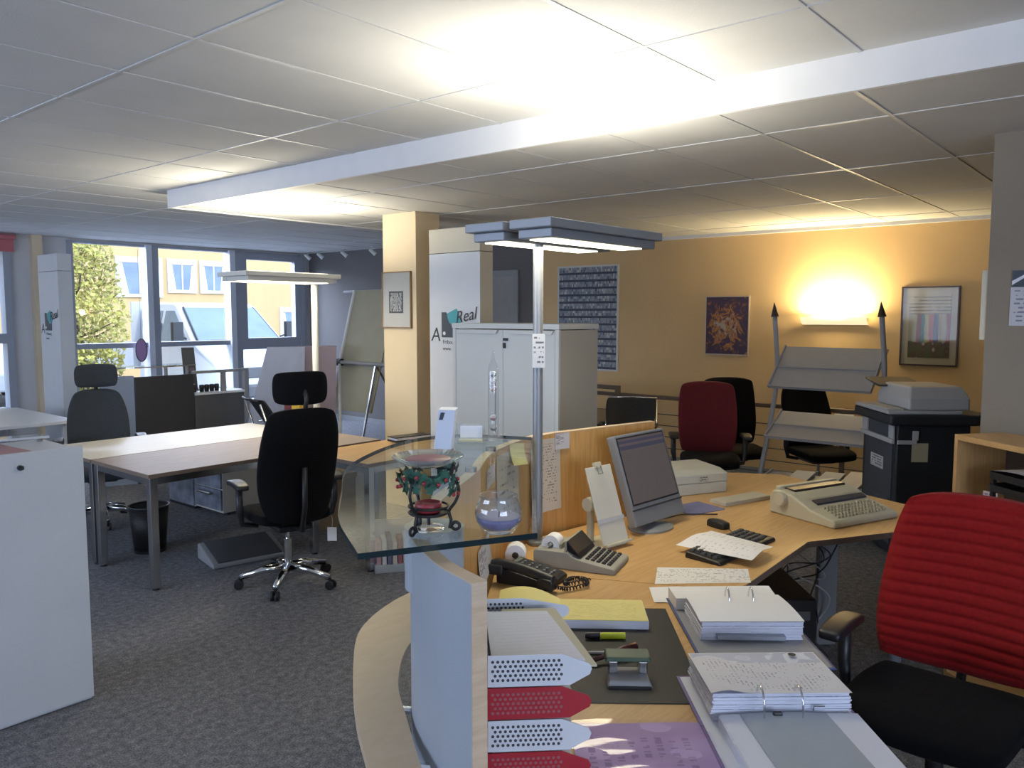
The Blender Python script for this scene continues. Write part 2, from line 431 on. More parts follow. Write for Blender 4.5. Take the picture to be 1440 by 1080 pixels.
# window 1: three lights beside the display pillar
wf = MB()
for x0, x1 in ((4.40, 4.46), (5.50, 5.60), (6.79, 6.90), (7.98, 8.07)): wf.box(x0, x1, 11.24, 11.42, .30, 2.67)
wf.box(4.46, 6.8, 11.27, 11.4, 1.235, 1.305).box(6.9, 8, 11.27, 11.4, 1.15, 1.23)
wf.box(4.46, 8, 11.27, 11.4, .30, .36).box(4.46, 8, 11.27, 11.4, 2.64, 2.67)
w1 = struct('window_1', wf, FRAMEBLUE)
cf = MB()
for a in ((6.9, 7.0, 1.23, 2.64), (7.88, 7.98, 1.23, 2.64), (7.0, 7.88, 1.23, 1.33), (7.0, 7.88, 2.55, 2.64)): cf.box(a[0], a[1], 11.25, 11.36, a[2], a[3])
struct('casement_frame', cf, FRAMEBLUE, w1)
struct('mullion_cover', MB().box(5.42, 5.50, 11.22, 11.40, .30, 2.67).box(6.70, 6.79, 11.22, 11.40, .3, 2.67), FRAMEWHITE, w1)
struct('pane', MB().box(4.46, 5.45, 11.33, 11.338, .36, 2.64).box(5.6, 6.75, 11.33, 11.338, .36, 2.64).box(6.9, 7.98, 11.315, 11.323, .36, 2.6), GLASSPANE, w1)
wf = MB()
for a in ((2.9, 2.98, .45, 2.55), (3.64, 3.72, .45, 2.55), (2.98, 3.64, .45, .53), (2.98, 3.64, 2.47, 2.55), (2.98, 3.64, 1.34, 1.46)): wf.box(a[0], a[1], 11.25, 11.42, a[2], a[3])
w2 = struct('window_2', wf, FRAMEBLUE)
struct('pane', MB().box(2.98, 3.64, 11.33, 11.338, .53, 2.47), GLASSPANE, w2)
wf = MB()
for y in [2.65 + 5.9 / 3 * k for k in range(4)]: wf.box(-3.36, -3.24, y - .05, y + .05, .9, 2.35)
wf.box(-3.36, -3.24, 2.6, 8.6, .9, .98).box(-3.36, -3.24, 2.6, 8.6, 2.28, 2.35)
struct('window_3', wf, FRAMEBLUE)
# door leaf in the grey wall
d1 = MB()
for a in ((6.76, 6.84, 0, 2.28), (7.66, 7.74, 0, 2.28), (6.84, 7.66, 2.2, 2.28)): d1.box(8.17, 8.199, a[0], a[1], a[2], a[3])
d = struct('door_1', d1, GREYPL)
struct('door_leaf', MB().box(8.18, 8.199, 6.84, 7.66, 0, 2.2), mat('door_grey', (.30, .28, .27), .6), d)
o = MB().tube([(8.165, 6.93, 1.05), (8.13, 6.93, 1.05), (8.13, 7.05, 1.05)], .01).build('door_handle', STEEL, d)

# ================================================================== OUTSIDE
struct('ground', MB().box(-30, 60, 11.5, 70, -.35, -.25), mat('asphalt', (.30, .30, .31), .9, var=.1, vscale=4))
bo = (14, 24, -.25)
b = thing('apartment_building', 'ochre plastered apartment building with small white framed windows across the street', 'building', bo)
FAC = mat('ochre_render', (.50, .35, .17), .9, var=.04, vscale=.6, bump=.1, bscale=30, stretch=(4, 1, .3))
mb = MB(bo).box(-10, 45, 24, 34, -.25, 9); mb.build('wall', FAC, b)
MB(bo).box(-10.3, 45.3, 23.5, 34.3, 9, 9.3).build('roof', mat('roof_slab', (.3, .3, .3), .8), b)
MB(bo).box(-10, 10.4, 23.7, 23.99, 3.9, 5.2).build('balcony_panel', mat('pale_balcony', (.80, .70, .46), .8), b)
WP = mat('facade_pane', (.16, .21, .34), .2, var=.2, vscale=2)
SHUT = mat('shutter_box', (.45, .36, .30), .7)
CURT = mat('net_curtain', (.80, .82, .86), .9)
for (x0, z0, ww, hh) in ((12.3, 2.45, .75, .95), (13.35, 2.45, .75, .95), (16.25, .7, 1.2, 1.25), (10.75, 2.3, 1.2, 1.1), (17.4, 2.5, .9, 1), (20, 2.5, .9, 1), (7.2, 2.3, 1.1, 1.1), (12.3, 5.6, .8, 1.1), (15, 5.6, .8, 1.1), (4, 2.3, 1.1, 1.1)):
    f = MB(bo); t = .09
    for a in ((x0 - t, x0, z0 - t, z0 + hh), (x0 + ww, x0 + ww + t, z0 - t, z0 + hh), (x0, x0 + ww, z0 - t, z0)): f.box(a[0], a[1], 23.93, 23.999, a[2], a[3])
    f.box(x0 + ww * .48, x0 + ww * .53, 23.95, 23.999, z0, z0 + hh)
    fo = f.build('window', WHITE, b)
    MB(bo).box(x0, x0 + ww, 23.97, 23.998, z0, z0 + hh - .18).build('pane', WP, fo)
    MB(bo).box(x0, x0 + ww, 23.96, 23.998, z0 + hh - .18, z0 + hh).build('shutter', SHUT, fo)
    c = MB(bo).prism_y([(x0, z0), (x0 + .22 * ww, z0), (x0 + .08 * ww, z0 + hh - .2), (x0, z0 + hh - .2)], 23.955, 23.968)
    c.prism_y([(x0 + ww, z0), (x0 + .8 * ww, z0), (x0 + .92 * ww, z0 + hh - .2), (x0 + ww, z0 + hh - .2)], 23.955, 23.968)
    c.build('curtain', CURT, fo)
# leafy tree left of the van: twisted trunk with branches and a crown of single leaves
LEAF = mat('autumn_leaves', (.34, .31, .07), .6, var=.6, vscale=1.6)
BARK = mat('bark', (.10, .08, .06), .9, var=.3, vscale=20)
def tree(name, label, loc, h, r, n, seed, z0, group=None):
    rng = random.Random(seed)
    t = thing(name, label, 'tree', loc)
    mb = MB()
    mb.tube([(0, 0, 0), (.04, .02, h * .4), (-.03, .03, h * .8)], .06, 8, radii=[.08, .055, .02])
    tips = []
    for k in range(12):
        a = rng.uniform(0, 2 * PI); z = rng.uniform(h * .2, h * .75); l = r * rng.uniform(.5, .95)
        p = (l * math.cos(a), l * math.sin(a), z + rng.uniform(.2, .6))
        mb.tube([(0, 0, z), (p[0] * .5, p[1] * .5, z + .1), p], .02, 5, radii=[.03, .018, .006]); tips.append(p)
    mb.build('trunk', BARK, t)
    lf = MB()
    for k in range(n):
        a = rng.uniform(0, 2 * PI); zz = rng.uniform(z0, h); q = r * math.sqrt(rng.uniform(0, 1)) * (1 - .35 * abs(2 * (zz - z0) / (h - z0) - .9))
        c = Vector((q * math.cos(a), q * math.sin(a), zz)); u = Vector((rng.gauss(0, 1), rng.gauss(0, 1), rng.gauss(0, 1))).normalized(); w = u.orthogonal() * .5; s_ = rng.uniform(.03, .065)
        lf.face([c - u * s_, c + w * s_, c + u * s_, c - w * s_])
    lf.build('crown', LEAF, t, fix=False)
    return t
tree('street_tree', 'yellow-green leafy tree outside the window, left of the white van', (5.95, 15.0, -.25), 3.35, .90, 6500, 3, .45)
# parked white flatbed van, nose towards the window
van = thing('delivery_van', 'white van parked outside, nose towards the shop window', 'van', (8.55, 13.2, -.25))
VW = mat('van_white', (.50, .51, .53), .3, coat=.4, var=.01)
VG = mat('van_glass', (.15, .20, .24), .12, var=.15, vscale=1.5)
prof = [(0, .45), (-.05, .75), (.0, 1.0), (.12, 1.12), (.75, 1.40), (.85, 1.44), (1.62, 2.10), (1.75, 2.16), (2.9, 2.18), (2.98, 2.05), (3.0, .45)]
mb = MB(); hw = .98
def wz(z): return hw if z < 1.4 else hw - (z - 1.4) * .20
mb_l = [mb.v((-wz(z), y, z)) for y, z in prof]; mb_r = [mb.v((wz(z), y, z)) for y, z in prof]
mb.bridge(mb_l, mb_r); mb.bm.faces.new(mb_l[::-1]); mb.bm.faces.new(mb_r)
mb.build('body', VW, van, bevel=.03, seg=3)
def wsp(t, u): # point on windscreen
    y = .80 + t * .80; z = 1.44 + (y - .85) * .857 + .012
    return (u * (wz(z) - .1), y - .015, z + .01)
mb = MB(); mb.hexa([wsp(.06, -1), wsp(.06, 1), wsp(.95, 1), wsp(.95, -1)] + [tuple(a + b for a, b in zip(wsp(t, u), (0, -.012, .012))) for t, u in ((.06, -1), (.06, 1), (.95, 1), (.95, -1))])
mb.build('windscreen', VG, van)
for u in (-1, 1): MB().tube([wsp(.03, u), wsp(.5, u), wsp(.97, u)], .022, 6).build('windscreen_seal', BLACKPL, van)
MB().tube([wsp(.04, -1), wsp(.04, 1)], .03, 6).build('wiper_cowl', DARKPL, van)
for s in (-1, 1):
    xx = lambda z: s * (wz(z) + .006)
    q = [(1.02, 1.45), (2.05, 1.45), (2.0, 2.02), (1.68, 2.02)]
    m1 = MB(); m1.hexa([(xx(z), y, z) for y, z in q] + [(xx(z) - s * .02, y, z) for y, z in q]); m1.build('side_window', VG, van)
    q = [(2.15, 1.45), (2.8, 1.45), (2.8, 2.02), (2.12, 2.02)]
    m1 = MB(); m1.hexa([(xx(z), y, z) for y, z in q] + [(xx(z) - s * .02, y, z) for y, z in q]); m1.build('side_window', VG, van)
    m1 = MB().cbox((s * 1.2, .95, 1.62), (.20, .10, .38)); m1.tube([(s * 1.0, 1.0, 1.5), (s * 1.15, .97, 1.55)], .02); m1.build('mirror', BLACKPL, van, bevel=.03)
    for y in (.75, 4.3):
        wh = MB().lathe([(.0, -.1), (.20, -.1), (.33, -.08), (.34, 0), (.33, .08), (.2, .1), (0, .1)]);
        wo = wh.build('wheel', BLACKPL, van, smooth=True); wo.location = (s * .88, y, .34); wo.rotation_euler = (0, PI / 2, 0)
        MB().lathe([(0, -.11), (.16, -.108), (.19, -.09), (0, -.09)]).lathe([(0, .11), (.16, .108), (.19, .09), (0, .09)]).build('hubcap', STEEL, wo, smooth=True)
    m1 = MB().hexa([(s * .55, -.07, .82), (s * .93, -.03, .84), (s * .96, .1, 1.05), (s * .62, .02, 1.0), (s * .55, .0, .82), (s * .93, .03, .84), (s * .96, .14, 1.05), (s * .62, .06, 1.0)])
    m1.build('headlight', mat('headlight_glass', (.55, .6, .65), .1), van)
MB().box(-.5, .5, -.07, 0, .78, .98).build('grille', DARKPL, van, bevel=.02)
MB().box(-.99, .99, -.12, .02, .42, .66).build('bumper', DARKPL, van, bevel=.04)
MB().box(-1.02, 1.02, 3.1, 6.3, .85, 1.0).box(-1.02, 1.02, 3.1, 3.16, 1.0, 2.2).box(-1.02, -.98, 3.16, 6.3, 1.0, 1.4).box(.98, 1.02, 3.16, 6.3, 1.0, 1.4).build('cargo_bed', LIGHTPL, van)
# low white car half hidden on the left
car = thing('parked_car', 'low white car parked outside beside the tree, mostly cut off', 'car', (6.5, 18.6, -.25), 4)
mb = MB(); cp = [(-.0, .35), (0, .75), (.9, .92), (1.6, 1.35), (2.9, 1.36), (3.6, .95), (4.1, .9), (4.15, .35)]
mb.prism_x(cp, -.82, .82); mb.build('body', VW, car, bevel=.06, seg=3)
MB().prism_x([(.98, .95), (1.62, 1.32), (2.88, 1.33), (3.5, .97)], -.83, .83).build('window_band', VG, car)
for s in (-1, 1):
    for y in (.8, 3.3):
        wo = MB().lathe([(0, -.09), (.2, -.09), (.3, -.07), (.3, .07), (.2, .09), (0, .09)]).build('wheel', BLACKPL, car, smooth=True); wo.location = (s * .76, y, .3); wo.rotation_euler = (0, PI / 2, 0)

# ================================================================== LIGHT
world = bpy.data.worlds.new('sky'); SC.world = world; world.use_nodes = True
nt = world.node_tree; bg = nt.nodes['Background']
sky = node(nt, 'ShaderNodeTexSky'); sky.sky_type = 'HOSEK_WILKIE'; sky.turbidity = 6; sky.ground_albedo = .4; sky.sun_direction = Vector((-.2, -.7, .68)).normalized()
mixc = node(nt, 'ShaderNodeMix', data_type='RGBA'); mixc.inputs['Factor'].default_value = .75
nt.links.new(sky.outputs[0], mixc.inputs['A']); mixc.inputs['B'].default_value = (.60, .74, 1.0, 1)
nt.links.new(mixc.outputs['Result'], bg.inputs['Color']); bg.inputs['Strength'].default_value = 6.0
def light(name, typ, loc, energy, col, rot=(0, 0, 0), size=1, size_y=None, spread=None):
    l = bpy.data.lights.new(name, typ); l.energy = energy; l.color = col
    if typ == 'AREA':
        l.size = size
        if size_y: l.shape = 'RECTANGLE'; l.size_y = size_y
        if spread: l.spread = R(spread)
    elif typ == 'SUN': l.angle = R(size)
    else: l.shadow_soft_size = size
    o = bpy.data.objects.new(name, l); COL.objects.link(o); o.location = loc; o.rotation_euler = rot; return o
sun = light('sun', 'SUN', (0, 0, 20), 1.6, (1, .93, .80), size=3)
sun.rotation_euler = Vector((-.12, .8, -.55)).to_track_quat('-Z', 'Y').to_euler()
DAY = (.66, .76, 1.0)
# added area lamps, out of view, boosting daylight at front, side and back windows
light('day_boost_front', 'AREA', (6.2, 12.15, 3.35), 1150, DAY, (R(-52), 0, 0), 4.2, 1.5)
light('day_boost_side', 'AREA', (-3.42, 5.6, 1.62), 150, DAY, (0, -PI / 2, 0), 1.4, 5.6)
light('day_boost_back', 'AREA', (-1.0, -3.42, 1.62), 95, DAY, (PI / 2, 0, 0), 3.4, 1.4)
def portal(name, loc, rot, sx, sy):
    o = light(name, 'AREA', loc, 1, (1, 1, 1), rot, sx, sy); o.data.cycles.is_portal = True
portal('portal_front', (6.2, 11.48, 1.5), (-PI / 2, 0, 0), 3.6, 2.35)
portal('portal_side', (-3.3, 5.6, 1.62), (0, -PI / 2, 0), 1.45, 6.0)

# ================================================================== FURNITURE IN THE BACK OF THE ROOM
def office_chair(name, label, loc, rz, back=BLACKFAB, seatm=BLACKFAB, legs=CHROME, headrest=False, ribs=0, bw=.23, bh=.36, bz=.86, tilt=12, arms=True, seat_z=.47, group=None, thick=.045, narrow=.1, armh=.68, top_narrow=.12):
    """swivel chair, front towards local +y"""
    t = thing(name, label, 'chair', loc, rz, group)
    # five-arm base on castors
    hub = MB().cyl((0, 0, .075), (0, 0, .14), .04, .032, 18); hub.build('base_hub', legs, t, bevel=.004, smooth=False)
    for k in range(5):
        a = 2 * PI * k / 5 + .35; c, s_ = math.cos(a), math.sin(a)
        lg = MB().tube([(.02 * c, .02 * s_, .115), (.14 * c, .14 * s_, .11), (.29 * c, .29 * s_, .075)], .02, 8, radii=[.032, .027, .020]).build('leg', legs, t, smooth=True)
        q = MB()
        for e in (-.016, .016): q.cyl((.30 * c - s_ * (e - .008), .30 * s_ + c * (e - .008), .03), (.30 * c - s_ * (e + .008), .30 * s_ + c * (e + .008), .03), .0295, n=16)
        q.cyl((.295 * c, .295 * s_, .03), (.295 * c, .295 * s_, .075), .008)
        q.build('caster', BLACKPL, lg, bevel=.004)
    gl = MB().cyl((0, 0, .13), (0, 0, .30), .027, n=18).build('gas_column', legs, t); smooth_angle(gl)
    MB().cyl((0, 0, .28), (0, 0, seat_z - .07), .014, n=14).build('piston', CHROME, t)
    MB().box(-.11, .11, -.16, .10, seat_z - .085, seat_z - .045).build('mechanism', BLACKPL, t, bevel=.012)
    def sf(x, y, z):
        r = max(abs(x), abs(y)); k = 1 - .10 * (abs(x * y)) ** 2
        e = (abs(x) ** 6 + abs(y) ** 6)
        zz = seat_z + z * (.045 - .018 * min(1, e)) + .012 * x * x - .02 * max(0, y) ** 3
        return (x * .245 * k * (1 - .04 * max(0, -y)), y * .235 * k + .03, zz)
    MB().pad(sf, 14, 14, 3).build('seat', seatm, t, smooth=True, sub=1)
    ta = math.tan(R(tilt))
    def bf(x, y, z):
        wv = bw * (1 - top_narrow * max(0, z) ** 2 - narrow * max(0, -z) ** 2)
        k = 1 - .09 * (abs(x * z)) ** 3
        zz = bz + z * bh * k
        e = min(1, abs(x) ** 6 + abs(z) ** 8)
        th = thick * (1 - .45 * e)
        yy = -.235 - (zz - seat_z) * ta + .055 * x * x + .03 * math.cos(PI * (z + .4) * .8) + y * th
        if ribs and y > 0: yy += .011 * abs(math.sin(PI * ribs * (z + 1) / 2)) ** .7 * (1 - e)
        return (x * wv * k, yy, zz)
    MB().pad(bf, 14, 3, max(18, ribs * 7)).build('backrest', back, t, smooth=True, sub=0 if ribs else 1)
    MB().tube([(0, -.12, seat_z - .06), (0, -.27, seat_z - .05), (0, -.31 - .1 * ta, seat_z + .1), (0, -.285 - (bz - seat_z) * ta, bz)], .016, 8).build('back_support', BLACKPL, t, smooth=True)
    if headrest:
        zt = bz + bh
        y0 = -.235 - (zt + .10 - seat_z) * ta
        h = MB().tube([(0, y0 + .01, zt - .06), (0, y0 - .03, zt + .05), (0, y0, zt + .12)], .014, 8).build('headrest_stem', BLACKPL, t, smooth=True)
        def hf(x, y, z):
            k = 1 - .12 * (abs(x * z)) ** 3
            e = min(1, abs(x) ** 6 + abs(z) ** 6)
            return (x * .163 * k, y0 + .02 + .05 * x * x + y * .038 * (1 - .5 * e), zt + .115 + z * .098 * k)
        MB().pad(hf, 12, 3, 8).build('headrest', back, t, smooth=True, sub=1)
    if arms:
        for s_ in (-1, 1):
            ar = MB().tube([(s_ * .19, -.02, seat_z - .05), (s_ * .285, -.02, seat_z - .03), (s_ * .30, -.03, seat_z + .06), (s_ * .30, -.03, armh - .02)], .018, 8, radii=[.015, .018, .022, .022]).build('armrest', BLACKPL, t, smooth=True)
            def af(x, y, z): return (s_ * .30 + x * .042 * (1 - .15 * y * y), -.0 + y * .125, armh + z * .016 - .012 * y * y)
            MB().pad(af, 4, 8, 2).build('arm_pad', BLACKPL, ar, smooth=True, sub=1)
    return t

office_chair('office_chair', 'black high-back office chair with headrest seen from behind, at the brown desk', (2.895, 4.27, 0), -16, headrest=True, tilt=9, bh=.355, bw=.24, bz=.80, narrow=.18, seat_z=.46)
office_chair('office_chair', 'blue-black office chair with headrest beyond the pale desk, near the window', (2.82, 6.74, 0), 160, back=BLUEBLACK, seatm=BLUEBLACK, headrest=True, tilt=9, seat_z=.43, bh=.33, bw=.235, bz=.74, armh=.70, narrow=-.05, top_narrow=.22)

def desk(name, label, x0, x1, y0, y1, top, skip=()):
    c = ((x0 + x1) / 2, (y0 + y1) / 2, 0); t = thing(name, label, 'desk', c)
    MB(c).box(x0, x1, y0, y1, .705, .73).build('tabletop', top, t, bevel=.002)
    MB(c).box(x0 - .002, x1 + .002, y0 - .002, y0, .705, .7285).box(x0 - .002, x0, y0, y1, .705, .7285).build('edge_band', EDGE, t)
    fr = MB(c)
    for y in (y0 + .035, y1 - .035): fr.box(x0 + .06, x1 - .06, y - .02, y + .02, .66, .704)
    for x in (x0 + .035, x1 - .035): fr.box(x - .02, x + .02, y0 + .06, y1 - .06, .66, .704)
    fr.build('frame', STEEL, t)
    for x in (x0 + .035, x1 - .035):
        for y in (y0 + .035, y1 - .035):
            l = MB(c).box(x - .025, x + .025, y - .025, y + .025, .012, .704).build('leg', STEEL, t, bevel=.004)
            MB(c).cyl((x, y, 0), (x, y, .012), .022, n=14).build('foot', BLACKPL, l)
    return t
desk('office_desk', 'brown-topped desk with square steel legs, in front of the pale one', 2.27, 4.1, 4.78, 5.585, TAUPE)
desk('office_desk', 'pale steel-legged desk, window reflection coloured into its top, behind the brown one', 2.27, 3.98, 5.60, 6.40, REFLTOP)
desk('side_table', 'low beech side table beside the black headrest chair and the column', 3.36, 4.42, 4.04, 4.72, BEECH)
t = thing('document_folder', 'flat black folder lying on the low beech side table', 'folder', (4.22, 4.58, .7325), -10)
MB().box(-.16, .16, -.06, .06, 0, .012).box(-.16, .16, -.06, .06, .03, .036).build('cover', BLACKPL, t); MB().box(-.15, .15, -.062, .05, .0125, .0295).build('pages', PAPEREDGE, t)

# drawer pedestal under the pale desk
t = thing('drawer_pedestal', 'marbled grey drawer pedestal with bright bar handles under the pale desk', 'pedestal', (3.52, 6.36, 0), -90)
MARB = mat('marbled_grey', (.17, .19, .23), .3, var=.5, vscale=9)
MB().box(-.22, .22, .02, .55, .03, .60).build('carcass', mat('pedestal_cream', (.52, .50, .44), .5), t)
for k, z in enumerate((.05, .235, .42)):
    dr = MB().box(-.215, .215, 0, .018, z, z + .175).build('drawer', MARB, t, bevel=.003)
    MB().tube([(-.10, -.0, z + .14), (-.10, -.028, z + .14), (.10, -.028, z + .14), (.10, 0, z + .14)], .013, 8).build('handle', CHROME, dr)
for x in (-.17, .17):
    for y in (.08, .48): MB().cyl((x, y, 0), (x, y, .03), .022, n=12).build('foot', BLACKPL, t)
t = thing('low_cabinet', 'marbled grey low cabinet left of the drawer pedestal', 'cabinet', (3.52, 6.81, 0), -90)
MB().box(-.22, .22, .02, .45, .02, .62).build('carcass', LIGHTPL, t); MB().box(-.215, .215, 0, .018, .03, .61).build('door', MARB, t, bevel=.003); MB().box(-.22, .22, .01, .45, 0, .0195).build('plinth', BLACKPL, t)
t = thing('file_box', 'brown cardboard file box on the floor behind the black office chair', 'box', (3.95, 5.3, 0), 0)
MB().box(-.2, .2, -.15, .15, 0, .38).build('body', mat('brown_card', (.24, .19, .13), .85, var=.06), t, bevel=.004); MB().box(-.21, .21, -.16, .16, .38, .42).build('lid', mat('brown_card', (0, 0, 0)), t, bevel=.004)
for nm_, m_c, yy in (('yellow', mat('binder_yellow', (.62, .42, .03), .5), 5.40), ('dark red', mat('binder_dark_red', (.12, .015, .02), .5), 5.50)):
    t = thing('upright_binder', '%s binder standing on the brown desk behind the black headrest chair' % nm_, 'binder', (3.76, yy, .7302), -50)
    MB().box(-.03, .03, 0, .005, 0, .29).box(-.03, -.026, .0051, .24, 0, .29).box(.026, .03, .0051, .24, 0, .29).build('cover', m_c, t); MB().box(-.0255, .0255, .02, .235, .004, .285).build('pages', PAPEREDGE, t)
# wire waste basket
bm_ = glass('basket_mesh', (.06, .06, .065), .2); bm2 = bm_
mesh_m, nt_, b_ = base('wire_mesh'); b_.inputs['Base Color'].default_value = (.012, .012, .013, 1); b_.inputs['Roughness'].default_value = .5
tcn = node(nt_, 'ShaderNodeTexCoord'); chk = node(nt_, 'ShaderNodeTexChecker'); chk.inputs['Scale'].default_value = 150
nt_.links.new(tcn.outputs['Object'], chk.inputs['Vector'])
al = m_(nt_, 'ADD', m_(nt_, 'MULTIPLY', chk.outputs['Fac'], .45), .55); nt_.links.new(al, b_.inputs['Alpha'])
t = thing('waste_basket', 'round black wire mesh waste basket under the brown desk', 'waste basket', (2.68, 5.66, 0))
MB().lathe([(.0, .005), (.105, .005), (.135, .33), (.132, .33), (.102, .01), (0, .01)], n=40).build('basket', mesh_m, t, smooth=True)
MB().tube([(.136 * math.cos(k * PI / 16), .136 * math.sin(k * PI / 16), .333) for k in range(32)], .006, 6, closed=True).build('rim', BLACKPL, t, smooth=True)
MB().lathe([(0, 0), (.108, 0), (.112, .02), (.1, .022), (0, .022)], n=32).build('base', BLACKPL, t)
# footrest
t = thing('footrest', 'grey wedge footrest on the carpet beside the black office chair', 'footrest', (3.02, 5.0, 0), -12)
MB().prism_x([(-.17, .0), (-.17, .03), (.15, .11), (.17, .105), (.17, 0)], -.26, .26).build('base', GREYPL, t, bevel=.012, seg=3)
MB().prism_x([(-.155, .035), (-.155, .041), (.148, .116), (.15, .110)], -.22, .22).build('tread_mat', DARKPL, t)
# wall socket plate near floor
t = thing('price_tag', 'small white paper tag hanging from the black headrest chair', 'tag', (3.16, 4.17, .33), -50)
MB().box(-.03, .03, -.001, .001, -.09, 0).build('card', PAPER, t); MB().tube([(0, 0, 0), (.005, 0, .04), (0, .0, .075)], .0012, 5).build('string', PAPER, t)

# uplighter at the end of the desks
LAMPON = emitter('lamp_diffuser', (1, .90, .66), 5)
def floor_lamp(label, loc, base_r, head, hz, mt, pole_r, slabs, base_z=0):
    t = thing('floor_lamp' if base_z == 0 else 'desk_lamp', label, 'lamp', loc)
    MB().lathe([(0, 0), (base_r, 0), (base_r, .012), (base_r * .9, .02), (0, .02)], n=36).build('base', mt, t, bevel=.002)
    p = MB().cyl((0, 0, .018), (0, 0, hz - loc[2]), pole_r, n=24).build('pole', mt, t); smooth_angle(p)
    for (x0, x1, y0, y1) in slabs:
        h = MB(loc)
        h.box(x0, x1, y0, y1, hz + .035, hz + .07).box(x0 + .03, x1 - .03, y0 + .02, y1 - .02, hz, hz + .0345)
        ho = h.build('lamp_head', mt, t, bevel=.004)
        MB(loc).box(x0 + .07, x1 - .10, y0 + .045, y1 - .045, hz - .004, hz - .0005).build('diffuser', LAMPON, ho)
        MB(loc).box(x0 + .07, x1 - .10, y0 + .045, y1 - .045, hz + .0705, hz + .074).build('uplight_diffuser', LAMPON, ho)
    return t
floor_lamp('white floor lamp with one flat glowing head, behind the black headrest chair', (4.17, 5.68, 0), .17, None, 1.955, OFFWHITE, .028, [(3.34, 4.22, 5.38, 5.78)])
light('lamp_far_up', 'AREA', (3.75, 5.58, 2.04), 30, (1, .92, .74), (PI, 0, 0), .7, .28)
light('lamp_far_down', 'AREA', (3.75, 5.58, 1.945), 16, (1, .88, .62), (0, 0, 0), .7, .28)

# white cabinet at the left edge
t = thing('filing_cabinet', 'tall white cabinet with a small black lock at the left edge', 'cabinet', (1.44, 3.63, 0))
MB().box(-1.6, 0, .019, .45, .0, 1.12).build('carcass', CABWHITE, t)
MB().box(-1.605, .004, 0, .0185, .012, 1.135).build('back_panel', CABWHITE, t, bevel=.003)
MB().cyl((-.245, .002, 1.075), (-.245, -.014, 1.075), .011, n=14).box(-.252, -.236, -.022, -.012, 1.068, 1.082).build('lock', BLACKPL, t)
t = thing('fabric_sheet', 'dusty rose sheet of fabric lying on the white cabinet', 'sheet', (1.15, 3.86, 1.122), 8)
MB().grid(lambda u, v: (-.5 + .60 * u, -.17 + .3 * v, .003 + .012 * math.sin(7 * u) * v), 20, 10).build('sheet', mat('rose_cloth', (.36, .20, .22), .9, bump=.2, var=.1), t, smooth=True)
t = thing('glass_plate', 'clear glass plate lying on top of the white cabinet', 'glass plate', (1.30, 4.03, 1.1405), -12)
MB().box(-.15, .14, -.05, .05, .0, .008).build('pane', ACRYL, t); MB().box(-.152, .142, -.0525, -.0505, -.001, .009).build('edge', LIGHTPL, t)
for x in (-.12, .11): MB().cyl((x, 0, -.02), (x, 0, -.0005), .012, n=12).build('foot', GREYPL, t)
t = thing('white_table', 'long white table beyond the tall white cabinet at the left edge', 'table', (1.9, 8.6, 0))
MB().box(-1.8, 1.18, -.78, .75, .70, .73).build('tabletop', WHITE, t, bevel=.003)
for x in (-1.7, 1.1):
    for y in (-.7, .67): MB().box(x - .03, x + .03, y - .03, y + .03, 0, .70).build('leg', LIGHTPL, t)
MB().box(-1.6, 1.0, .5, .52, .2, .66).build('modesty_panel', LIGHTPL, t)

# logo pillars, cupboard
def pillar(label, loc, side=None):
    t = thing('display_pillar', label, 'pillar', loc, -90, 'advertising pillars with the teal emblem')
    MB().box(-.27, .27, .012, .145, 0, 2.17).build('body', side or PILLARC, t)
    MB().box(-.27, .27, 0, .0115, 0, 2.17).build('front_panel', PILLARW, t)
    MB().box(-.27, .27, 0, .145, 2.175, 2.36).build('header', side or PILLARC, t)
    E = MB()
    z0 = 1.52
    E.prism_y([(-.135, z0), (.05, z0), (.05, 1.60), (-.02, 1.60), (-.085, 1.716), (-.135, 1.716)], -.0025, -.0005)
    e = E.build('emblem', NAVY, t)
    cv = [(-.075 + .13 * u - .03 * math.sin(PI * u), 1.705 - .11 * u - .022 * math.sin(PI * u)) for u in [k / 10 for k in range(11)]]
    MB().prism_y(cv + [(.075, 1.64), (.03, 1.745)], -.004, -.0025).build('emblem_flag', TEAL, t)
    MB().cyl((-.105, -.002, 1.552), (-.105, -.005, 1.552), .014, n=18).build('emblem_dot', PAPER, t)
    text('lettering', 'A', .155, INK, t, (-.255, -.001, 1.49), shear=.12)
    text('lettering', 'Real', .13, INK, t, (.018, -.0055, 1.628), (PI / 2, R(-10), 0), shear=.35)
    text('lettering', 'Fribourg', .045, INK, t, (-.125, -.001, 1.47))
    text('lettering', 'www.', .04, INK, t, (-.125, -.001, 1.42))
    return t
pillar('white advertising pillar with teal emblem, between the column and the white cupboard', (4.50, 4.36, 0))
pillar('white advertising pillar with teal emblem standing left of the window', (3.58, 9.72, 0), PILLARW)
t = thing('storage_cupboard', 'off-white two-door cupboard behind the reception partition', 'cupboard', (4.0, 3.435, 0), -90)
MB().box(-.455, .455, .02, .43, .0, 1.60).build('carcass', CUPSIDE, t)
MB().box(-.46, .46, -.004, .435, 1.605, 1.64).build('top', OFFWHITE, t, bevel=.003)
MB().box(-.455, -.428, 0, .0195, .0, 1.604).box(.428, .455, 0, .0195, .0, 1.604).box(-.428, .428, 0.004, .0195, 0, .08).build('frame', OFFWHITE, t)
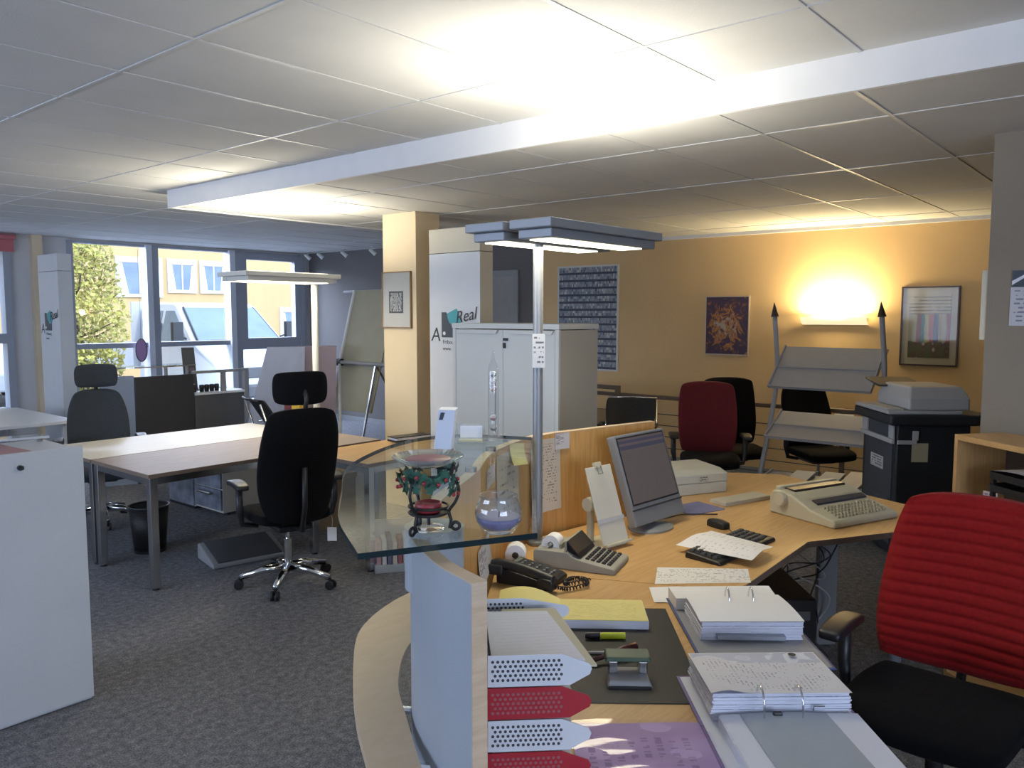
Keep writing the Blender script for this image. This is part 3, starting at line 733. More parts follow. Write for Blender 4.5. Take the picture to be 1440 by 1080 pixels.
for s_ in (-1, 1):
    x0, x1 = (-.425, -.0015) if s_ < 0 else (.0015, .425)
    dd = MB().box(x0, x1, 0, .019, .085, 1.598).build('door', OFFWHITE, t, bevel=.002)
    a, b2 = (x0 + .03, x1 - .05) if s_ < 0 else (x0 + .07, x1 - .02)
    MB().prism_y([(a, 1.598), (b2 + .02, 1.598), (b2, 1.572), (a, 1.572)], -.016, -.0005).build('handle', OFFWHITE, dd, bevel=.003)
MB().box(.012, .045, -.012, 0, 1.528, 1.546).box(.012, .026, -.014, 0, 1.48, 1.515).build('lock', BLACKPL, t)
# framed print on the column
t = thing('framed_picture', 'black and white print in a thin wooden frame on the column', 'picture', (4.768, 5.305, 1.825), rot=(PI / 2, 0, -PI / 2))
MB().box(-.175, .175, -.235, .235, 0, .012).build('mat_board', mat('mat_board', (.62, .60, .55), .7), t)
f = MB()
for a in ((-.185, .185, .235, .245), (-.185, .185, -.245, -.235), (-.185, -.175, -.235, .235), (.175, .185, -.235, .235)): f.box(*a, 0, .02)
f.build('frame', mat('oak_frame', (.26, .17, .09), .5), t)
zeb, nz, bz_ = base('zebra_print'); tcz = node(nz, 'ShaderNodeTexCoord'); wz_ = node(nz, 'ShaderNodeTexWave'); wz_.inputs['Scale'].default_value = 18; wz_.inputs['Distortion'].default_value = 9; wz_.inputs['Detail'].default_value = 1; wz_.inputs['Detail Scale'].default_value = 2
rz_ = ramp(nz, [(.45, (.04, .04, .045)), (.55, (.62, .61, .58))]); nz.links.new(tcz.outputs['Object'], wz_.inputs['Vector']); nz.links.new(wz_.outputs['Fac'], rz_.inputs['Fac']); nz.links.new(rz_.outputs['Color'], bz_.inputs['Base Color'])
MB().box(-.095, .085, -.115, .075, .0125, .0145).build('print_border', INK, t); MB().box(-.08, .07, -.10, .06, .0146, .016).build('print', zeb, t)
MB().box(-.174, .174, -.234, .234, .0165, .018).build('glazing', CLEAR, t)

# reception counter by the window seen from behind: dark screens, steel rail, glass shelf
t = thing('reception_counter', 'dark grey counter with steel rail and glass shelf in front of the window', 'counter', (4.2, 8, 0))
DK = mat('anthracite_panel', (.028, .03, .037), .6, var=.05); DK2 = mat('slate_panel', (.075, .078, .090), .6, var=.05)
c = (4.2, 8, 0)
MB(c).prism([(3.42, 8.12), (3.70, 8.02), (3.70, 8.05), (3.42, 8.15)], .0, 1.09).build('side_panel', mat('blue_grey_panel', (.20, .24, .31), .5), t)
MB(c).box(3.70, 4.32, 8.0, 8.04, 0, 1.075).build('tall_screen', DK, t, bevel=.003)
MB(c).box(4.325, 4.92, 8.0, 8.04, 0, .845).build('low_screen', DK2, t, bevel=.003)
MB(c).box(4.325, 4.93, 7.98, 8.35, .846, .87).build('worktop', WHITE, t, bevel=.003)
fr = MB(c).box(4.90, 4.95, 7.97, 8.03, 0, 1.105).box(4.30, 4.90, 7.985, 8.015, 1.075, 1.105).box(4.64, 4.69, 8.0, 8.03, .871, 1.075).build('rail', GREYPL, t)
MB(c).prism(spline([(3.35, 8.2), (3.7, 8.0), (4.1, 7.95), (4.36, 8.02)], 5) + spline([(4.36, 8.3), (3.9, 8.3), (3.42, 8.42)], 4), 1.165, 1.177).build('glass_shelf', GLASSTOP, t)
MB(c).ribbon(spline([(3.35, 8.195), (3.7, 7.995), (4.1, 7.945), (4.36, 8.015)], 5), 0, .003, 1.164, 1.178).build('shelf_edge', STEEL, t)
for x, y in ((3.55, 8.13), (4.05, 8.06), (4.28, 8.06)): MB(c).cyl((x, y, 1.07), (x, y, 1.164), .018, n=12).build('shelf_post', GREYPL, t)
for k in range(4):
    cu = MB().lathe([(0, 0), (.022, 0), (.027, .05), (.024, .075), (.018, .075), (.02, .01), (0, .01)], n=16).build('pen_cup', BLACKPL, None, smooth=True)
    tag(cu, ['small black cup on the dark counter, leftmost of the row of four', 'small black cup on the dark counter, second from left in the row of four', 'small black cup on the dark counter, third from left in the row of four', 'small black cup on the dark counter, rightmost of the row of four'][k], 'cup', 'black cups on the counter by the window', (4.46 + .058 * k, 8.1, .871))
t = thing('card_box', 'small black box left of the row of black cups on the counter', 'box', (4.365, 8.12, .871))
MB().box(-.02, .03, -.03, .03, 0, .08).build('body', BLACKPL, t, bevel=.004); MB().box(-.012, .022, -.01, .01, .0805, .088).build('cards', PAPER, t)
# sun catcher hanging in the window
t = thing('sun_catcher', 'oval purple glass ornament hanging in the window beside the mullion', 'ornament', (5.29, 11.2, 1.2))
MB().lathe([(0, -.004), (.92, -.004), (1, 0), (.92, .004), (0, .004)], n=30).build('glass_disc', mat('purple_glass', (.42, .26, .46), .15, var=.6, vscale=14), t, smooth=False)
for ch in children(t): ch.scale = (.075, .15, 1); ch.rotation_euler = (PI / 2, 0, 0)
MB().tube([(.08 * math.cos(k * PI / 16), 0, .158 * math.sin(k * PI / 16)) for k in range(32)], .007, 6, closed=True).build('lead_rim', DARKPL, t)
MB().cyl((0, 0, .16), (0, 0, 1.40), .002, n=6).build('cord', DARKPL, t)
t = thing('display_sign', 'small dark upright display card standing behind the counter rail', 'sign', (4.45, 8.28, .871), -20)
MB().hexa([(-.07, 0, .0), (.06, 0, 0), (.06, .02, 0), (-.07, .02, 0), (-.09, .07, .47), (.04, .07, .47), (.04, .085, .47), (-.09, .085, .47)]).build('board', DARKPL, t); MB().box(-.08, .07, -.01, .08, 0, .012).build('base', BLACKPL, t); MB().hexa([(-.04, .020, .21), (.035, .020, .21), (.035, .026, .21), (-.04, .026, .21), (-.045, .026, .25), (.03, .026, .25), (.03, .032, .25), (-.045, .032, .25)]).build('plaque', mat('plum_plaque', (.16, .09, .13), .5), t)
# leaning display boards
def lean(name, label, base_pts, m):   # base_pts: 4 world points (bl, br, tr, tl)
    c = Vector(base_pts[0]); t = thing(name, label, 'board', c)
    n = (Vector(base_pts[1]) - c).cross(Vector(base_pts[3]) - c).normalized() * .02
    mb = MB(c); mb.hexa([Vector(p) for p in base_pts] + [Vector(p) + n for p in base_pts]); mb.build('board', m, t)
    mid = (Vector(base_pts[2]) + Vector(base_pts[3])) / 2; ft = mid.copy() - n * 22; ft.z = .01
    MB(c).tube([mid - n, ft], .012, 6).build('prop_leg', GREYPL, t)
lean('display_board', 'large bluish white board leaning back by the window', [(4.75, 7.95, .01), (5.35, 7.55, .01), (5.12, 7.16, 1.36), (4.82, 7.40, 1.36)], mat('bluish_board', (.46, .50, .62), .5))
lean('display_board', 'large rose-grey board leaning behind the bluish white board', [(5.12, 7.85, .01), (5.72, 7.45, .01), (5.50, 7.12, 1.36), (5.16, 7.36, 1.36)], mat('rose_board', (.40, .33, .36), .5))
# flip chart easel
t = thing('flip_chart', 'cream flip chart easel tilted back, left of the column', 'easel', (5.9, 7.1, 0))
c = (5.9, 7.1, 0)
MB(c).hexa([(5.80, 7.62, .60), (5.80, 6.92, .60), (5.82, 6.92, .60), (5.82, 7.62, .60), (5.96, 7.34, 1.97), (5.96, 6.64, 1.97), (5.98, 6.64, 1.97), (5.98, 7.34, 1.97)]).build('board', mat('flip_board', (.36, .34, .24), .5, var=.03), t)
MB(c).tube([(5.795, 7.63, .60), (5.955, 7.35, 1.97)], .02, 8).build('frame_edge', OFFWHITE, t)
MB(c).tube([(5.83, 7.53, 1.15), (5.80, 6.65, 1.15)], .022, 10).build('cross_bar', GREYPL, t)
MB(c).cyl((5.84, 7.56, 1.15), (5.84, 7.46, 1.15), .04, n=16).build('clamp', BLACKPL, t)
for p, m in ((((5.80, 7.45, 1.13), (5.45, 7.02, 0.0)), OFFWHITE), (((5.82, 6.85, 1.13), (5.65, 6.98, 0)), STEEL), (((5.84, 6.85, 1.13), (6.4, 6.62, 0)), STEEL)):
    MB(c).tube(p, .016, 8).build('leg', m, t)
# small mesh visitor chair by the boards
def visitor_chair(label, loc, rz, railm=STEEL):
    t = thing('visitor_chair', label, 'chair', loc, rz)
    MB().pad(lambda x, y, z: (x * .23 * (1 - .06 * (x * y) ** 2), y * .22, .45 + z * .022 - .015 * y * y), 8, 8, 2).build('seat', BLACKFAB, t, smooth=True, sub=1)
    MB().pad(lambda x, y, z: (x * (.235 + .02 * z) * (1 - .08 * abs(x * z) ** 3), -.24 + .05 * x * x - .10 * z + y * .012, .73 + z * .165), 10, 2, 8).build('backrest', mat('black_mesh', (.014, .014, .016), .7), t, smooth=True, sub=1)
    MB().tube([(-.235, -.35, .89), (0, -.395, .895), (.235, -.35, .89)], .011, 8).build('back_rail', railm, t, smooth=True)
    for sx in (-1, 1):
        MB().tube([(sx * .25, .20, .01), (sx * .25, .19, .40), (sx * .25, .12, .64), (sx * .25, -.05, .66), (sx * .25, -.20, .64)], .011, 8).build('leg', CHROME, t, smooth=True)
        MB().tube([(sx * .24, -.28, .01), (sx * .24, -.20, .45), (sx * .235, -.33, .86)], .011, 8).build('leg', CHROME, t, smooth=True)
        MB().pad(lambda x, y, z: (sx * .25 + x * .022, .02 + y * .13, .672 + z * .012), 2, 4, 2).build('arm_pad', BLACKPL, t, smooth=True)
    return t
visitor_chair('small black mesh chair with chrome arm in front of the leaning boards', (4.60, 6.76, 0), -105, BLACKPL)
visitor_chair('black mesh visitor chair with a steel top rail, between the cupboard and the maroon chair', (6.40, 3.96, 0), 115)
# steel garment rack with a dark hook rail on the grey wall
t = thing('wall_rack', 'thin steel wall rack with a dark curved bracket on the grey wall', 'rack', (8.19, 8.6, 1.6))
c = (8.19, 8.6, 1.6)
mb = MB(c).tube([(8.13, 10.3, 2.05), (8.13, 7.3, 2.08)], .022, 8)
for y in (9.3, 7.8): mb.tube([(8.13, y, .9), (8.13, y, 2.07)], .025, 8)
mb.build('rail', GREYPL, t)
MB(c).tube([(8.10, 9.85, 1.52), (8.02, 9.6, 1.54), (8.02, 8.2, 1.52), (8.10, 7.9, 1.51)], .035, 8).tube([(8.1, 9.65, 1.82), (8.04, 9.4, 1.81), (8.05, 9.2, 1.77)], .015, 6).build('bracket', BLACKPL, t)
for k, y in enumerate((10.95, 10.62, 10.02, 9.35)):
    t = thing('ceiling_spotlight', ['small white ceiling spotlight nearest the window', 'small white ceiling spotlight second from the window', 'small white ceiling spotlight third from the window', 'small white ceiling spotlight fourth from the window'][k], 'spotlight', (7.92, y, H1), 0, 'ceiling spotlights near the grey wall')
    MB().cyl((0, 0, -.012), (0, 0, 0), .03, n=16).cyl((0, 0, -.05), (0, 0, -.012), .006, n=8).build('mount', OFFWHITE, t)
    h = MB().cyl((-.03, .03, -.04), (.035, -.03, -.11), .022, .034, 16).build('lamp_head', OFFWHITE, t); smooth_angle(h)
t = thing('roller_blind', 'dusky red roller blind above the narrow window at the left edge', 'blind', (3.31, 11.2, 2.58))
MB().cyl((-.46, 0, .07), (.46, 0, .07), .035, n=18).build('roller', mat('blind_red', (.45, .14, .15), .8), t); MB().box(-.45, .45, .02, .026, -.11, .07).build('fabric', mat('blind_red', (0, 0, 0)), t)

# ================================================================== RIGHT-HAND WALL
WR = (PI / 2, 0, -PI / 2)
def wall_picture(name, label, y, z, w, h, frame_m, fw, img, matw=0, glaz=False, matm=None, cat='poster'):
    t = thing(name, label, cat, (8.198, y, z), rot=WR)
    f = MB()
    for a in ((-w / 2, w / 2, h / 2 - fw, h / 2), (-w / 2, w / 2, -h / 2, -h / 2 + fw), (-w / 2, -w / 2 + fw, -h / 2 + fw, h / 2 - fw), (w / 2 - fw, w / 2, -h / 2 + fw, h / 2 - fw)): f.box(*a, 0, .018)
    f.build('frame', frame_m, t)
    if matm: MB().box(-w / 2 + fw, w / 2 - fw, -h / 2 + fw, h / 2 - fw, 0, .010).build('mat_board', matm, t)
    iw, ih = w / 2 - fw - matw, h / 2 - fw - matw * 1.1
    MB().box(-iw, iw, -ih, ih, .0105, .0125).build('print', img, t)
    if glaz: MB().box(-w / 2 + fw, w / 2 - fw, -h / 2 + fw, h / 2 - fw, .014, .0155).build('glazing', glass('print_glazing', (.97, .98, .98), .35, .06), t)
    return t
# chart with rows of small blocks
ch, nt_, b_ = base('chart_rows'); L_ = nt_.links
tcn = node(nt_, 'ShaderNodeTexCoord'); sp = node(nt_, 'ShaderNodeSeparateXYZ'); L_.new(tcn.outputs['Generated'], sp.inputs[0])
rv = m_(nt_, 'MULTIPLY', sp.outputs['Y'], 14); row = m_(nt_, 'GREATER_THAN', m_(nt_, 'FRACT', rv), .30)
cb = node(nt_, 'ShaderNodeCombineXYZ'); L_.new(m_(nt_, 'FLOOR', m_(nt_, 'MULTIPLY', sp.outputs['X'], 44)), cb.inputs[0]); L_.new(m_(nt_, 'FLOOR', m_(nt_, 'MULTIPLY', rv, 3)), cb.inputs[1])
wn = node(nt_, 'ShaderNodeTexWhiteNoise'); L_.new(cb.outputs[0], wn.inputs['Vector'])
r1 = ramp(nt_, [(.0, (.05, .06, .10)), (.12, (.17, .20, .25)), (.8, (.30, .33, .37)), (.97, (.55, .52, .47))]); L_.new(wn.outputs['Value'], r1.inputs['Fac'])
mx = node(nt_, 'ShaderNodeMix', data_type='RGBA'); L_.new(row, mx.inputs['Factor']); mx.inputs['A'].default_value = (.05, .06, .095, 1); L_.new(r1.outputs['Color'], mx.inputs['B']); L_.new(mx.outputs['Result'], b_.inputs['Base Color']); b_.inputs['Roughness'].default_value = .5
wall_picture('wall_chart', 'large blue-grey wall chart of many text rows behind the cupboard', 5.665, 1.655, .90, 1.28, OFFWHITE, .022, ch)
# swirling abstract
ab, nt_, b_ = base('abstract_swirl'); L_ = nt_.links
tcn = node(nt_, 'ShaderNodeTexCoord'); n1 = node(nt_, 'ShaderNodeTexNoise'); n1.inputs['Scale'].default_value = 4.5; n1.inputs['Distortion'].default_value = 2.6; n1.inputs['Detail'].default_value = 3
L_.new(tcn.outputs['Generated'], n1.inputs['Vector'])
gr = node(nt_, 'ShaderNodeTexGradient', gradient_type='SPHERICAL'); mp = node(nt_, 'ShaderNodeMapping'); mp.inputs['Location'].default_value = (-1.0, -1.0, 0); mp.inputs['Scale'].default_value = (2.1, 2.1, 0); L_.new(tcn.outputs['Generated'], mp.inputs['Vector']); L_.new(mp.outputs['Vector'], gr.inputs['Vector'])
fac = m_(nt_, 'MULTIPLY', n1.outputs['Fac'], m_(nt_, 'ADD', m_(nt_, 'MULTIPLY', gr.outputs['Fac'], .75), .84))
r1 = ramp(nt_, [(.42, (.045, .022, .055)), (.52, (.09, .04, .05)), (.58, (.30, .10, .03)), (.63, (.42, .24, .04)), (.68, (.22, .05, .03)), (.78, (.34, .30, .24))]); L_.new(fac, r1.inputs['Fac']); L_.new(r1.outputs['Color'], b_.inputs['Base Color']); b_.inputs['Roughness'].default_value = .5
wall_picture('abstract_poster', 'dark purple poster with orange and yellow swirls on the ochre wall', 3.835, 1.578, .51, .64, mat('poster_border', (.50, .43, .36), .5), .012, ab)
# framed colourful print: coloured uprights under lines of script
cp, nt_, b_ = base('bottle_print'); L_ = nt_.links
tcn = node(nt_, 'ShaderNodeTexCoord'); sp = node(nt_, 'ShaderNodeSeparateXYZ'); L_.new(tcn.outputs['Generated'], sp.inputs[0])
n1 = node(nt_, 'ShaderNodeTexNoise'); n1.inputs['Scale'].default_value = 6; L_.new(tcn.outputs['Generated'], n1.inputs['Vector'])
xw = m_(nt_, 'ADD', sp.outputs['X'], m_(nt_, 'MULTIPLY', m_(nt_, 'SUBTRACT', n1.outputs['Fac'], .5), .12))
r1 = ramp(nt_, [(0, (.33, .30, .22)), (.1, (.40, .36, .24)), (.2, (.28, .14, .16)), (.3, (.06, .16, .18)), (.4, (.40, .33, .10)), (.5, (.36, .05, .04)), (.6, (.06, .06, .12)), (.72, (.30, .22, .06)), (.8, (.42, .36, .22)), (.9, (.26, .05, .05))], 'CONSTANT'); L_.new(xw, r1.inputs['Fac'])
n2 = node(nt_, 'ShaderNodeTexVoronoi'); n2.inputs['Scale'].default_value = 6; L_.new(tcn.outputs['Generated'], n2.inputs['Vector'])
r2 = ramp(nt_, [(.1, (.50, .46, .40)), (.3, (.12, .05, .05)), (.6, (.10, .11, .05))]); L_.new(n2.outputs['Distance'], r2.inputs['Fac'])
mxa = node(nt_, 'ShaderNodeMix', data_type='RGBA'); L_.new(m_(nt_, 'LESS_THAN', m_(nt_, 'ADD', sp.outputs['Y'], m_(nt_, 'MULTIPLY', n1.outputs['Fac'], .1)), .30), mxa.inputs['Factor']); L_.new(r1.outputs['Color'], mxa.inputs['A']); L_.new(r2.outputs['Color'], mxa.inputs['B'])
scr = m_(nt_, 'MULTIPLY', m_(nt_, 'LESS_THAN', m_(nt_, 'FRACT', m_(nt_, 'MULTIPLY', sp.outputs['Y'], 19)), .38), m_(nt_, 'GREATER_THAN', n1.outputs['Fac'], .42))
top = node(nt_, 'ShaderNodeMix', data_type='RGBA'); L_.new(scr, top.inputs['Factor']); top.inputs['A'].default_value = (.46, .40, .26, 1); top.inputs['B'].default_value = (.16, .13, .08, 1)
mxb = node(nt_, 'ShaderNodeMix', data_type='RGBA'); L_.new(m_(nt_, 'GREATER_THAN', m_(nt_, 'ADD', sp.outputs['Y'], m_(nt_, 'MULTIPLY', n1.outputs['Fac'], .22)), .80), mxb.inputs['Factor']); L_.new(mxa.outputs['Result'], mxb.inputs['A']); L_.new(top.outputs['Result'], mxb.inputs['B']); L_.new(mxb.outputs['Result'], b_.inputs['Base Color']); b_.inputs['Roughness'].default_value = .6
wall_picture('framed_print', 'framed print of colourful upright shapes on cream, right of the wall light', 1.84, 1.59, .49, .735, mat('dark_walnut', (.045, .022, .015), .4), .014, cp, .055, True, mat('mat_board_cream', (.48, .44, .34), .7), 'picture')
# wall light
t = thing('wall_light', 'long white uplighter glowing on the ochre wall', 'lamp', (8.198, 2.69, 1.645), rot=WR)
mb = MB(); n = 24
def sh(u, v):
    a = PI * (u - .5); x = .32 * (2 * v - 1); e = 1 - .35 * abs(2 * v - 1) ** 6
    return (x, -.048 + .075 * (1 - math.cos(u * PI / 2)) , .012 + .10 * e * math.sin(u * PI / 2))
MB().grid(sh, 10, n).build('shade', mat('lamp_shade_white', (.80, .76, .64), .5, emit=(1, .82, .48), es=1.0), t, smooth=True)
MB().box(-.30, .30, -.05, .02, 0, .012).build('back_plate', OFFWHITE, t)
MB().cyl((-.26, .005, .05), (.26, .005, .05), .013, n=14).build('tube', emitter('warm_tube', (1, .80, .45), 20), t)
light('wall_light_up', 'AREA', (8.10, 2.69, 1.70), 36, (1, .80, .45), (PI, R(0), 0), .10, .55)
light('wall_light_glow', 'POINT', (8.07, 2.69, 1.74), 22, (1, .80, .45), size=.06)
# balustrade along the ochre wall
t = thing('balustrade', 'brown handrail with thin horizontal wires in front of the ochre wall', 'railing', (7.62, 3.2, 0))
BR = mat('rail_brown', (.13, .09, .06), .5, var=.05); c = (7.62, 3.2, 0)
MB(c).box(7.59, 7.65, .9, 5.3, .79, .83).build('handrail', BR, t, bevel=.006)
for y in (.95, 2.4, 3.85, 5.25): MB(c).box(7.605, 7.635, y - .02, y + .02, 0, .79).build('post', BR, t)
for z in (.15, .27, .39, .51, .63): MB(c).cyl((7.62, .95, z), (7.62, 5.25, z), .005, n=6).build('wire', DARKPL, t)
t = thing('stair_gate', 'brown open wooden frame beside the cupboard, at the end of the handrail', 'gate', (7.4, 5.0, 0))
c = (7.4, 5.0, 0); MB(c).box(7.37, 7.41, 4.68, 4.73, 0, .93).build('post', BR, t); MB(c).box(7.37, 7.41, 5.6, 5.65, 0, .93).build('post', BR, t); MB(c).box(7.37, 7.41, 4.731, 5.599, .885, .93).build('top_rail', BR, t)
MB(c).box(7.38, 7.40, 4.735, 5.595, .05, .66).build('panel', mat('ochre_panel', (.30, .20, .09), .7), t)
# chairs along the wall
office_chair('office_chair', 'maroon swivel chair with black seat in front of the handrail', (6.27, 3.07, 0), 122, back=MAROON, bw=.25, bh=.31, bz=.80, tilt=6, arms=True, narrow=.05, top_narrow=.04)
office_chair('office_chair', 'black swivel chair half hidden behind the maroon one', (6.84, 3.11, 0), 128, bw=.24, bh=.31, bz=.80, tilt=6, arms=False, narrow=.02, top_narrow=.0)
office_chair('office_chair', 'black swivel chair behind the brochure stand', (7.20, 2.47, 0), 140, bw=.235, bh=.30, bz=.76, tilt=8, arms=True, narrow=.05, top_narrow=.10)

# brochure stand: two bowed poles with dark pointed caps and tilted trays
BS = (6.70, 2.25, 0); BA = -90
t = thing('brochure_stand', 'grey brochure stand of tilted trays between two bowed poles with pointed caps', 'stand', BS, BA)
STG = mat('stand_grey', (.36, .37, .40), .55, var=.03); CAPB = mat('brown_cap', (.05, .03, .025), .5)
for s_ in (-1, 1):
    xx = s_ * .43
    pts = spline([(xx - .04, -.36, .012), (xx - .02, -.24, .35), (xx, -.09, .8), (xx + .01, .0, 1.2), (xx - .03, .02, 1.68)], 8)
    po = MB().tube(pts, .02, 12).build('pole', STG, t, smooth=True)
    MB().cyl((xx - .03, .02, 1.68), (xx - .04, .02, 1.80), .034, .002, 16).build('pole_cap', CAPB, po)
    MB().box(xx - .07, xx - .01, -.52, .10, 0, .025).build('foot', STG, t, bevel=.005)
LF = [mat('leaflet_a', (.62, .63, .66), .6), mat('leaflet_b', (.50, .52, .55), .6), mat('leaflet_c', (.66, .62, .60), .6)]
BM = Matrix.Translation(BS) @ Matrix.Rotation(R(BA), 4, 'Z')
def tray_pt(lo, hi, d, x, v, h=0, ya=-.2):
    """point on a tilted tray: v runs from its low near edge to its high far edge"""
    y0, y1 = ya, ya + d
    n_ = Vector((0, -(hi - lo), d)).normalized()
    return Vector((x, y0 + (y1 - y0) * v, lo + (hi - lo) * v)) + n_ * h
for nm, lo, hi, d, x0, x1, ya in (('top', 1.087, 1.416, .36, -.415, .405, -.2), ('middle', .67, .86, .36, -.415, .405, -.25), ('bottom', .30, .36, .40, -.415, .405, -.46)):
    P = lambda x, v, h=0: tuple(tray_pt(lo, hi, d, x, v, h, ya))
    tr = MB().hexa([P(x0, 0), P(x1, 0), P(x1 + .02, 1), P(x0, 1), P(x0, 0, .012), P(x1, 0, .012), P(x1 + .02, 1, .012), P(x0, 1, .012)]).build('tray', STG, t, bevel=.003)
    MB().hexa([P(x0, .47, .0121), P(x1, .47, .0121), P(x1, .50, .0121), P(x0, .50, .0121), P(x0, .475, .024), P(x1, .475, .024), P(x1, .495, .024), P(x0, .495, .024)]).build('rib', STG, tr)
    MB().hexa([P(x0, 0, .0121), P(x1, 0, .0121), P(x1, .03, .0121), P(x0, .03, .0121), P(x0, 0, .03), P(x1, 0, .03), P(x1, .03, .03), P(x0, .03, .03)]).build('lip', STG, tr)
    for xa in (x0, x1 - .012): MB().hexa([P(xa, .031, .0121), P(xa + .012, .031, .0121), P(xa + .012, 1, .0121), P(xa, 1, .0121), P(xa, .031, .03), P(xa + .012, .031, .03), P(xa + .012, 1, .03), P(xa, 1, .03)]).build('side_rim', STG, tr)
    packs = {'top': ((-.10, .62, 1.03), (.10, .62, 1.02)), 'middle': ((.02, .55, 1.12),), 'bottom': ((-.20, .30, 1.0), (.02, .25, 1.12), (.20, .40, 1.3))}[nm]
    hh = -.052 if nm != 'bottom' else .0
    for k, (xa, v0, v1) in enumerate(packs):
        q = BM @ Vector(P(xa, v0, .026 + hh)); mb = MB(); o0 = Vector(P(xa, v0, .026 + hh))
        c8 = [P(xa, v0, .0265 + hh), P(xa + .16, v0, .0265 + hh), P(xa + .16, v1, .0265 + hh), P(xa, v1, .0265 + hh), P(xa, v0, .036 + hh), P(xa + .16, v0, .038 + hh), P(xa + .16, v1, .046 + hh), P(xa, v1, .040 + hh)]
        o = MB().hexa([Vector(c) - o0 for c in c8]).build('leaflet_pack', LF[k % 3])
        pos = {1: ('',), 2: ('left', 'right'), 3: ('left', 'middle', 'right')}[len(packs)][k]
        tag(o, 'pale leaflet pack on the %s tray of the brochure stand%s' % (nm, (', ' + pos + ' one') if pos else ''), 'leaflets', 'leaflets on the brochure stand', q, BA)

# copier
t = thing('photocopier', 'dark floor-standing photocopier with a pale document feeder on top', 'copier', (5.88, 1.49, 0), -53)
# local x: along the broad dark face to the right, y: away
MB().box(0, .49, 0, .60, .03, .945).build('body', COPIERD, t, bevel=.012, seg=3)
MB().box(-.006, -.0005, .06, .54, .10, .84).build('front_cover', COPIERB, t, bevel=.002)
MB().box(-.014, -.007, .08, .52, .18, .42).build('paper_drawer', COPIERB, t, bevel=.004)
MB().box(-.020, -.0065, .02, .10, .845, .935).box(-.020, -.0065, .48, .58, .845, .935).box(-.03, -.0065, .02, .58, .812, .8445).build('output_tray', LIGHTPL, t, bevel=.003)
MB().box(-.006, -.0005, .05, .56, .845, .94).build('output_slot', COPIERB, t)
MB().box(.0, .13, -.012, -.0005, .812, .84).box(.10, .14, -.012, -.0005, .8405, .905).build('tray_corner', LIGHTPL, t, bevel=.003)
MB().prism([(-.07, -.05), (.50, -.06), (.63, .0), (.64, .12), (.55, .62), (-.07, .62)], .946, 1.02).build('scanner_deck', COPIERD, t, bevel=.02, seg=3)
MB().box(-.075, .42, -.02, .58, 1.0205, 1.045).build('platen_lid', LIGHTPL, t, bevel=.006)
def adf(x, y, z): return (.27 + x * (.205 - .03 * max(0, z)), .26 + y * (.27 - .06 * max(0, z)), 1.126 + z * .08)
MB().pad(adf, 6, 6, 4).build('document_feeder', LIGHTPL, t, bevel=.015, seg=3)
MB().hexa([(.02, .40, 1.175), (.34, .40, 1.175), (.34, .66, 1.215), (.02, .66, 1.215), (.02, .40, 1.187), (.34, .40, 1.187), (.34, .66, 1.227), (.02, .66, 1.227)]).build('feed_tray', DARKPL, t)
MB().box(-.075, .04, .0, .34, 1.0455, 1.058).build('control_panel', LIGHTPL, t, bevel=.003)
lab = printed('serial_label', (.62, .62, .64), (.1, .1, .12), 5, .5, .8, 2, uaxis='Y', vaxis='Z', cell=14)
MB().box(-.0085, -.0065, .20, .42, .60, .69).build('serial_label', lab, t)
MB().box(.10, .21, -.0025, -.0005, .69, .82).build('note', mat('buff_note', (.46, .43, .30), .8), t)
for k, (x, y) in enumerate(((.05, .06), (.43, .06), (.05, .54), (.43, .54))): MB().cyl((x, y, 0), (x, y, .03), .025, n=12).build('foot', BLACKPL, t)

# open shelf unit at the right edge with paper trays
t = thing('shelf_unit', 'open beech shelf unit at the right edge, in front of the pale partition wall', 'shelf', (4.13, .80, 0), -129.5)
# local x along the front towards the camera, local y towards the front side is negative
W_ = 1.0; D_ = .27
for z in (.0, .40, .78, 1.125): MB().box(.0205, W_ - .0205, .0, D_, z, z + .025).build('shelf_board', BEECH, t, bevel=.001)
for x in (0, W_ - .02): MB().box(x, x + .02, 0, D_, 0, 1.15).build('side_panel', BEECH, t, bevel=.001)
MB().box(.0205, W_ - .0205, D_ - .010, D_ - .0005, .026, 1.124).build('back_panel', mat('dark_back', (.07, .05, .035), .7), t)
SU = Matrix.Translation((4.13, .80, 0)) @ Matrix.Rotation(R(-129.5), 4, 'Z')
def on_shelf(x, y, z): return tuple(SU @ Vector((x, y, z)))
for k, (z, lab) in enumerate(((.93, 'lower'), (.985, 'upper'))):
    t = thing('paper_tray', '%s black paper tray in the beech shelf unit' % lab, 'tray', on_shelf(.36, .13, z), -129.5, 'black trays in the shelf unit')
    if k: t['label'] = 'upper black paper tray holding pale papers in the beech shelf unit'
    MB().prism(rrect(.34, .24, .03), 0, .006).build('base', BLACKPL, t)
    MB().ribbon([(p[0], p[1]) for p in rrect(.34, .24, .03)], 0, .004, .0061, .03).build('rim', BLACKPL, t)
    if k: MB().grid(lambda u, v: (-.15 + .3 * u, -.11 + .2 * v, .034 + .012 * math.sin(PI * u)), 8, 3).build('papers', PAPERB, t, smooth=True)
    if not k:
        for x in (-.15, .15):
            for y in (-.1, .1): MB().box(x - .008, x + .008, y - .008, y + .008, -.125, -.0005).build('leg', BLACKPL, t)
    else:
        for x in (-.15, .15): MB().box(x - .008, x + .008, -.108, -.09, -.0245, -.0005).build('leg', BLACKPL, t)
o = MB().box(-.035, .035, -.001, .001, 0, .10).build('photo_card', printed('photo_card', (.60, .58, .66), (.2, .15, .35), 6, .5, .7, 4, uaxis='X', vaxis='Z', cell=12)); tag(o, 'small pale picture card standing in the beech shelf unit', 'card', loc=on_shelf(.14, .08, .806), rotz=-118)
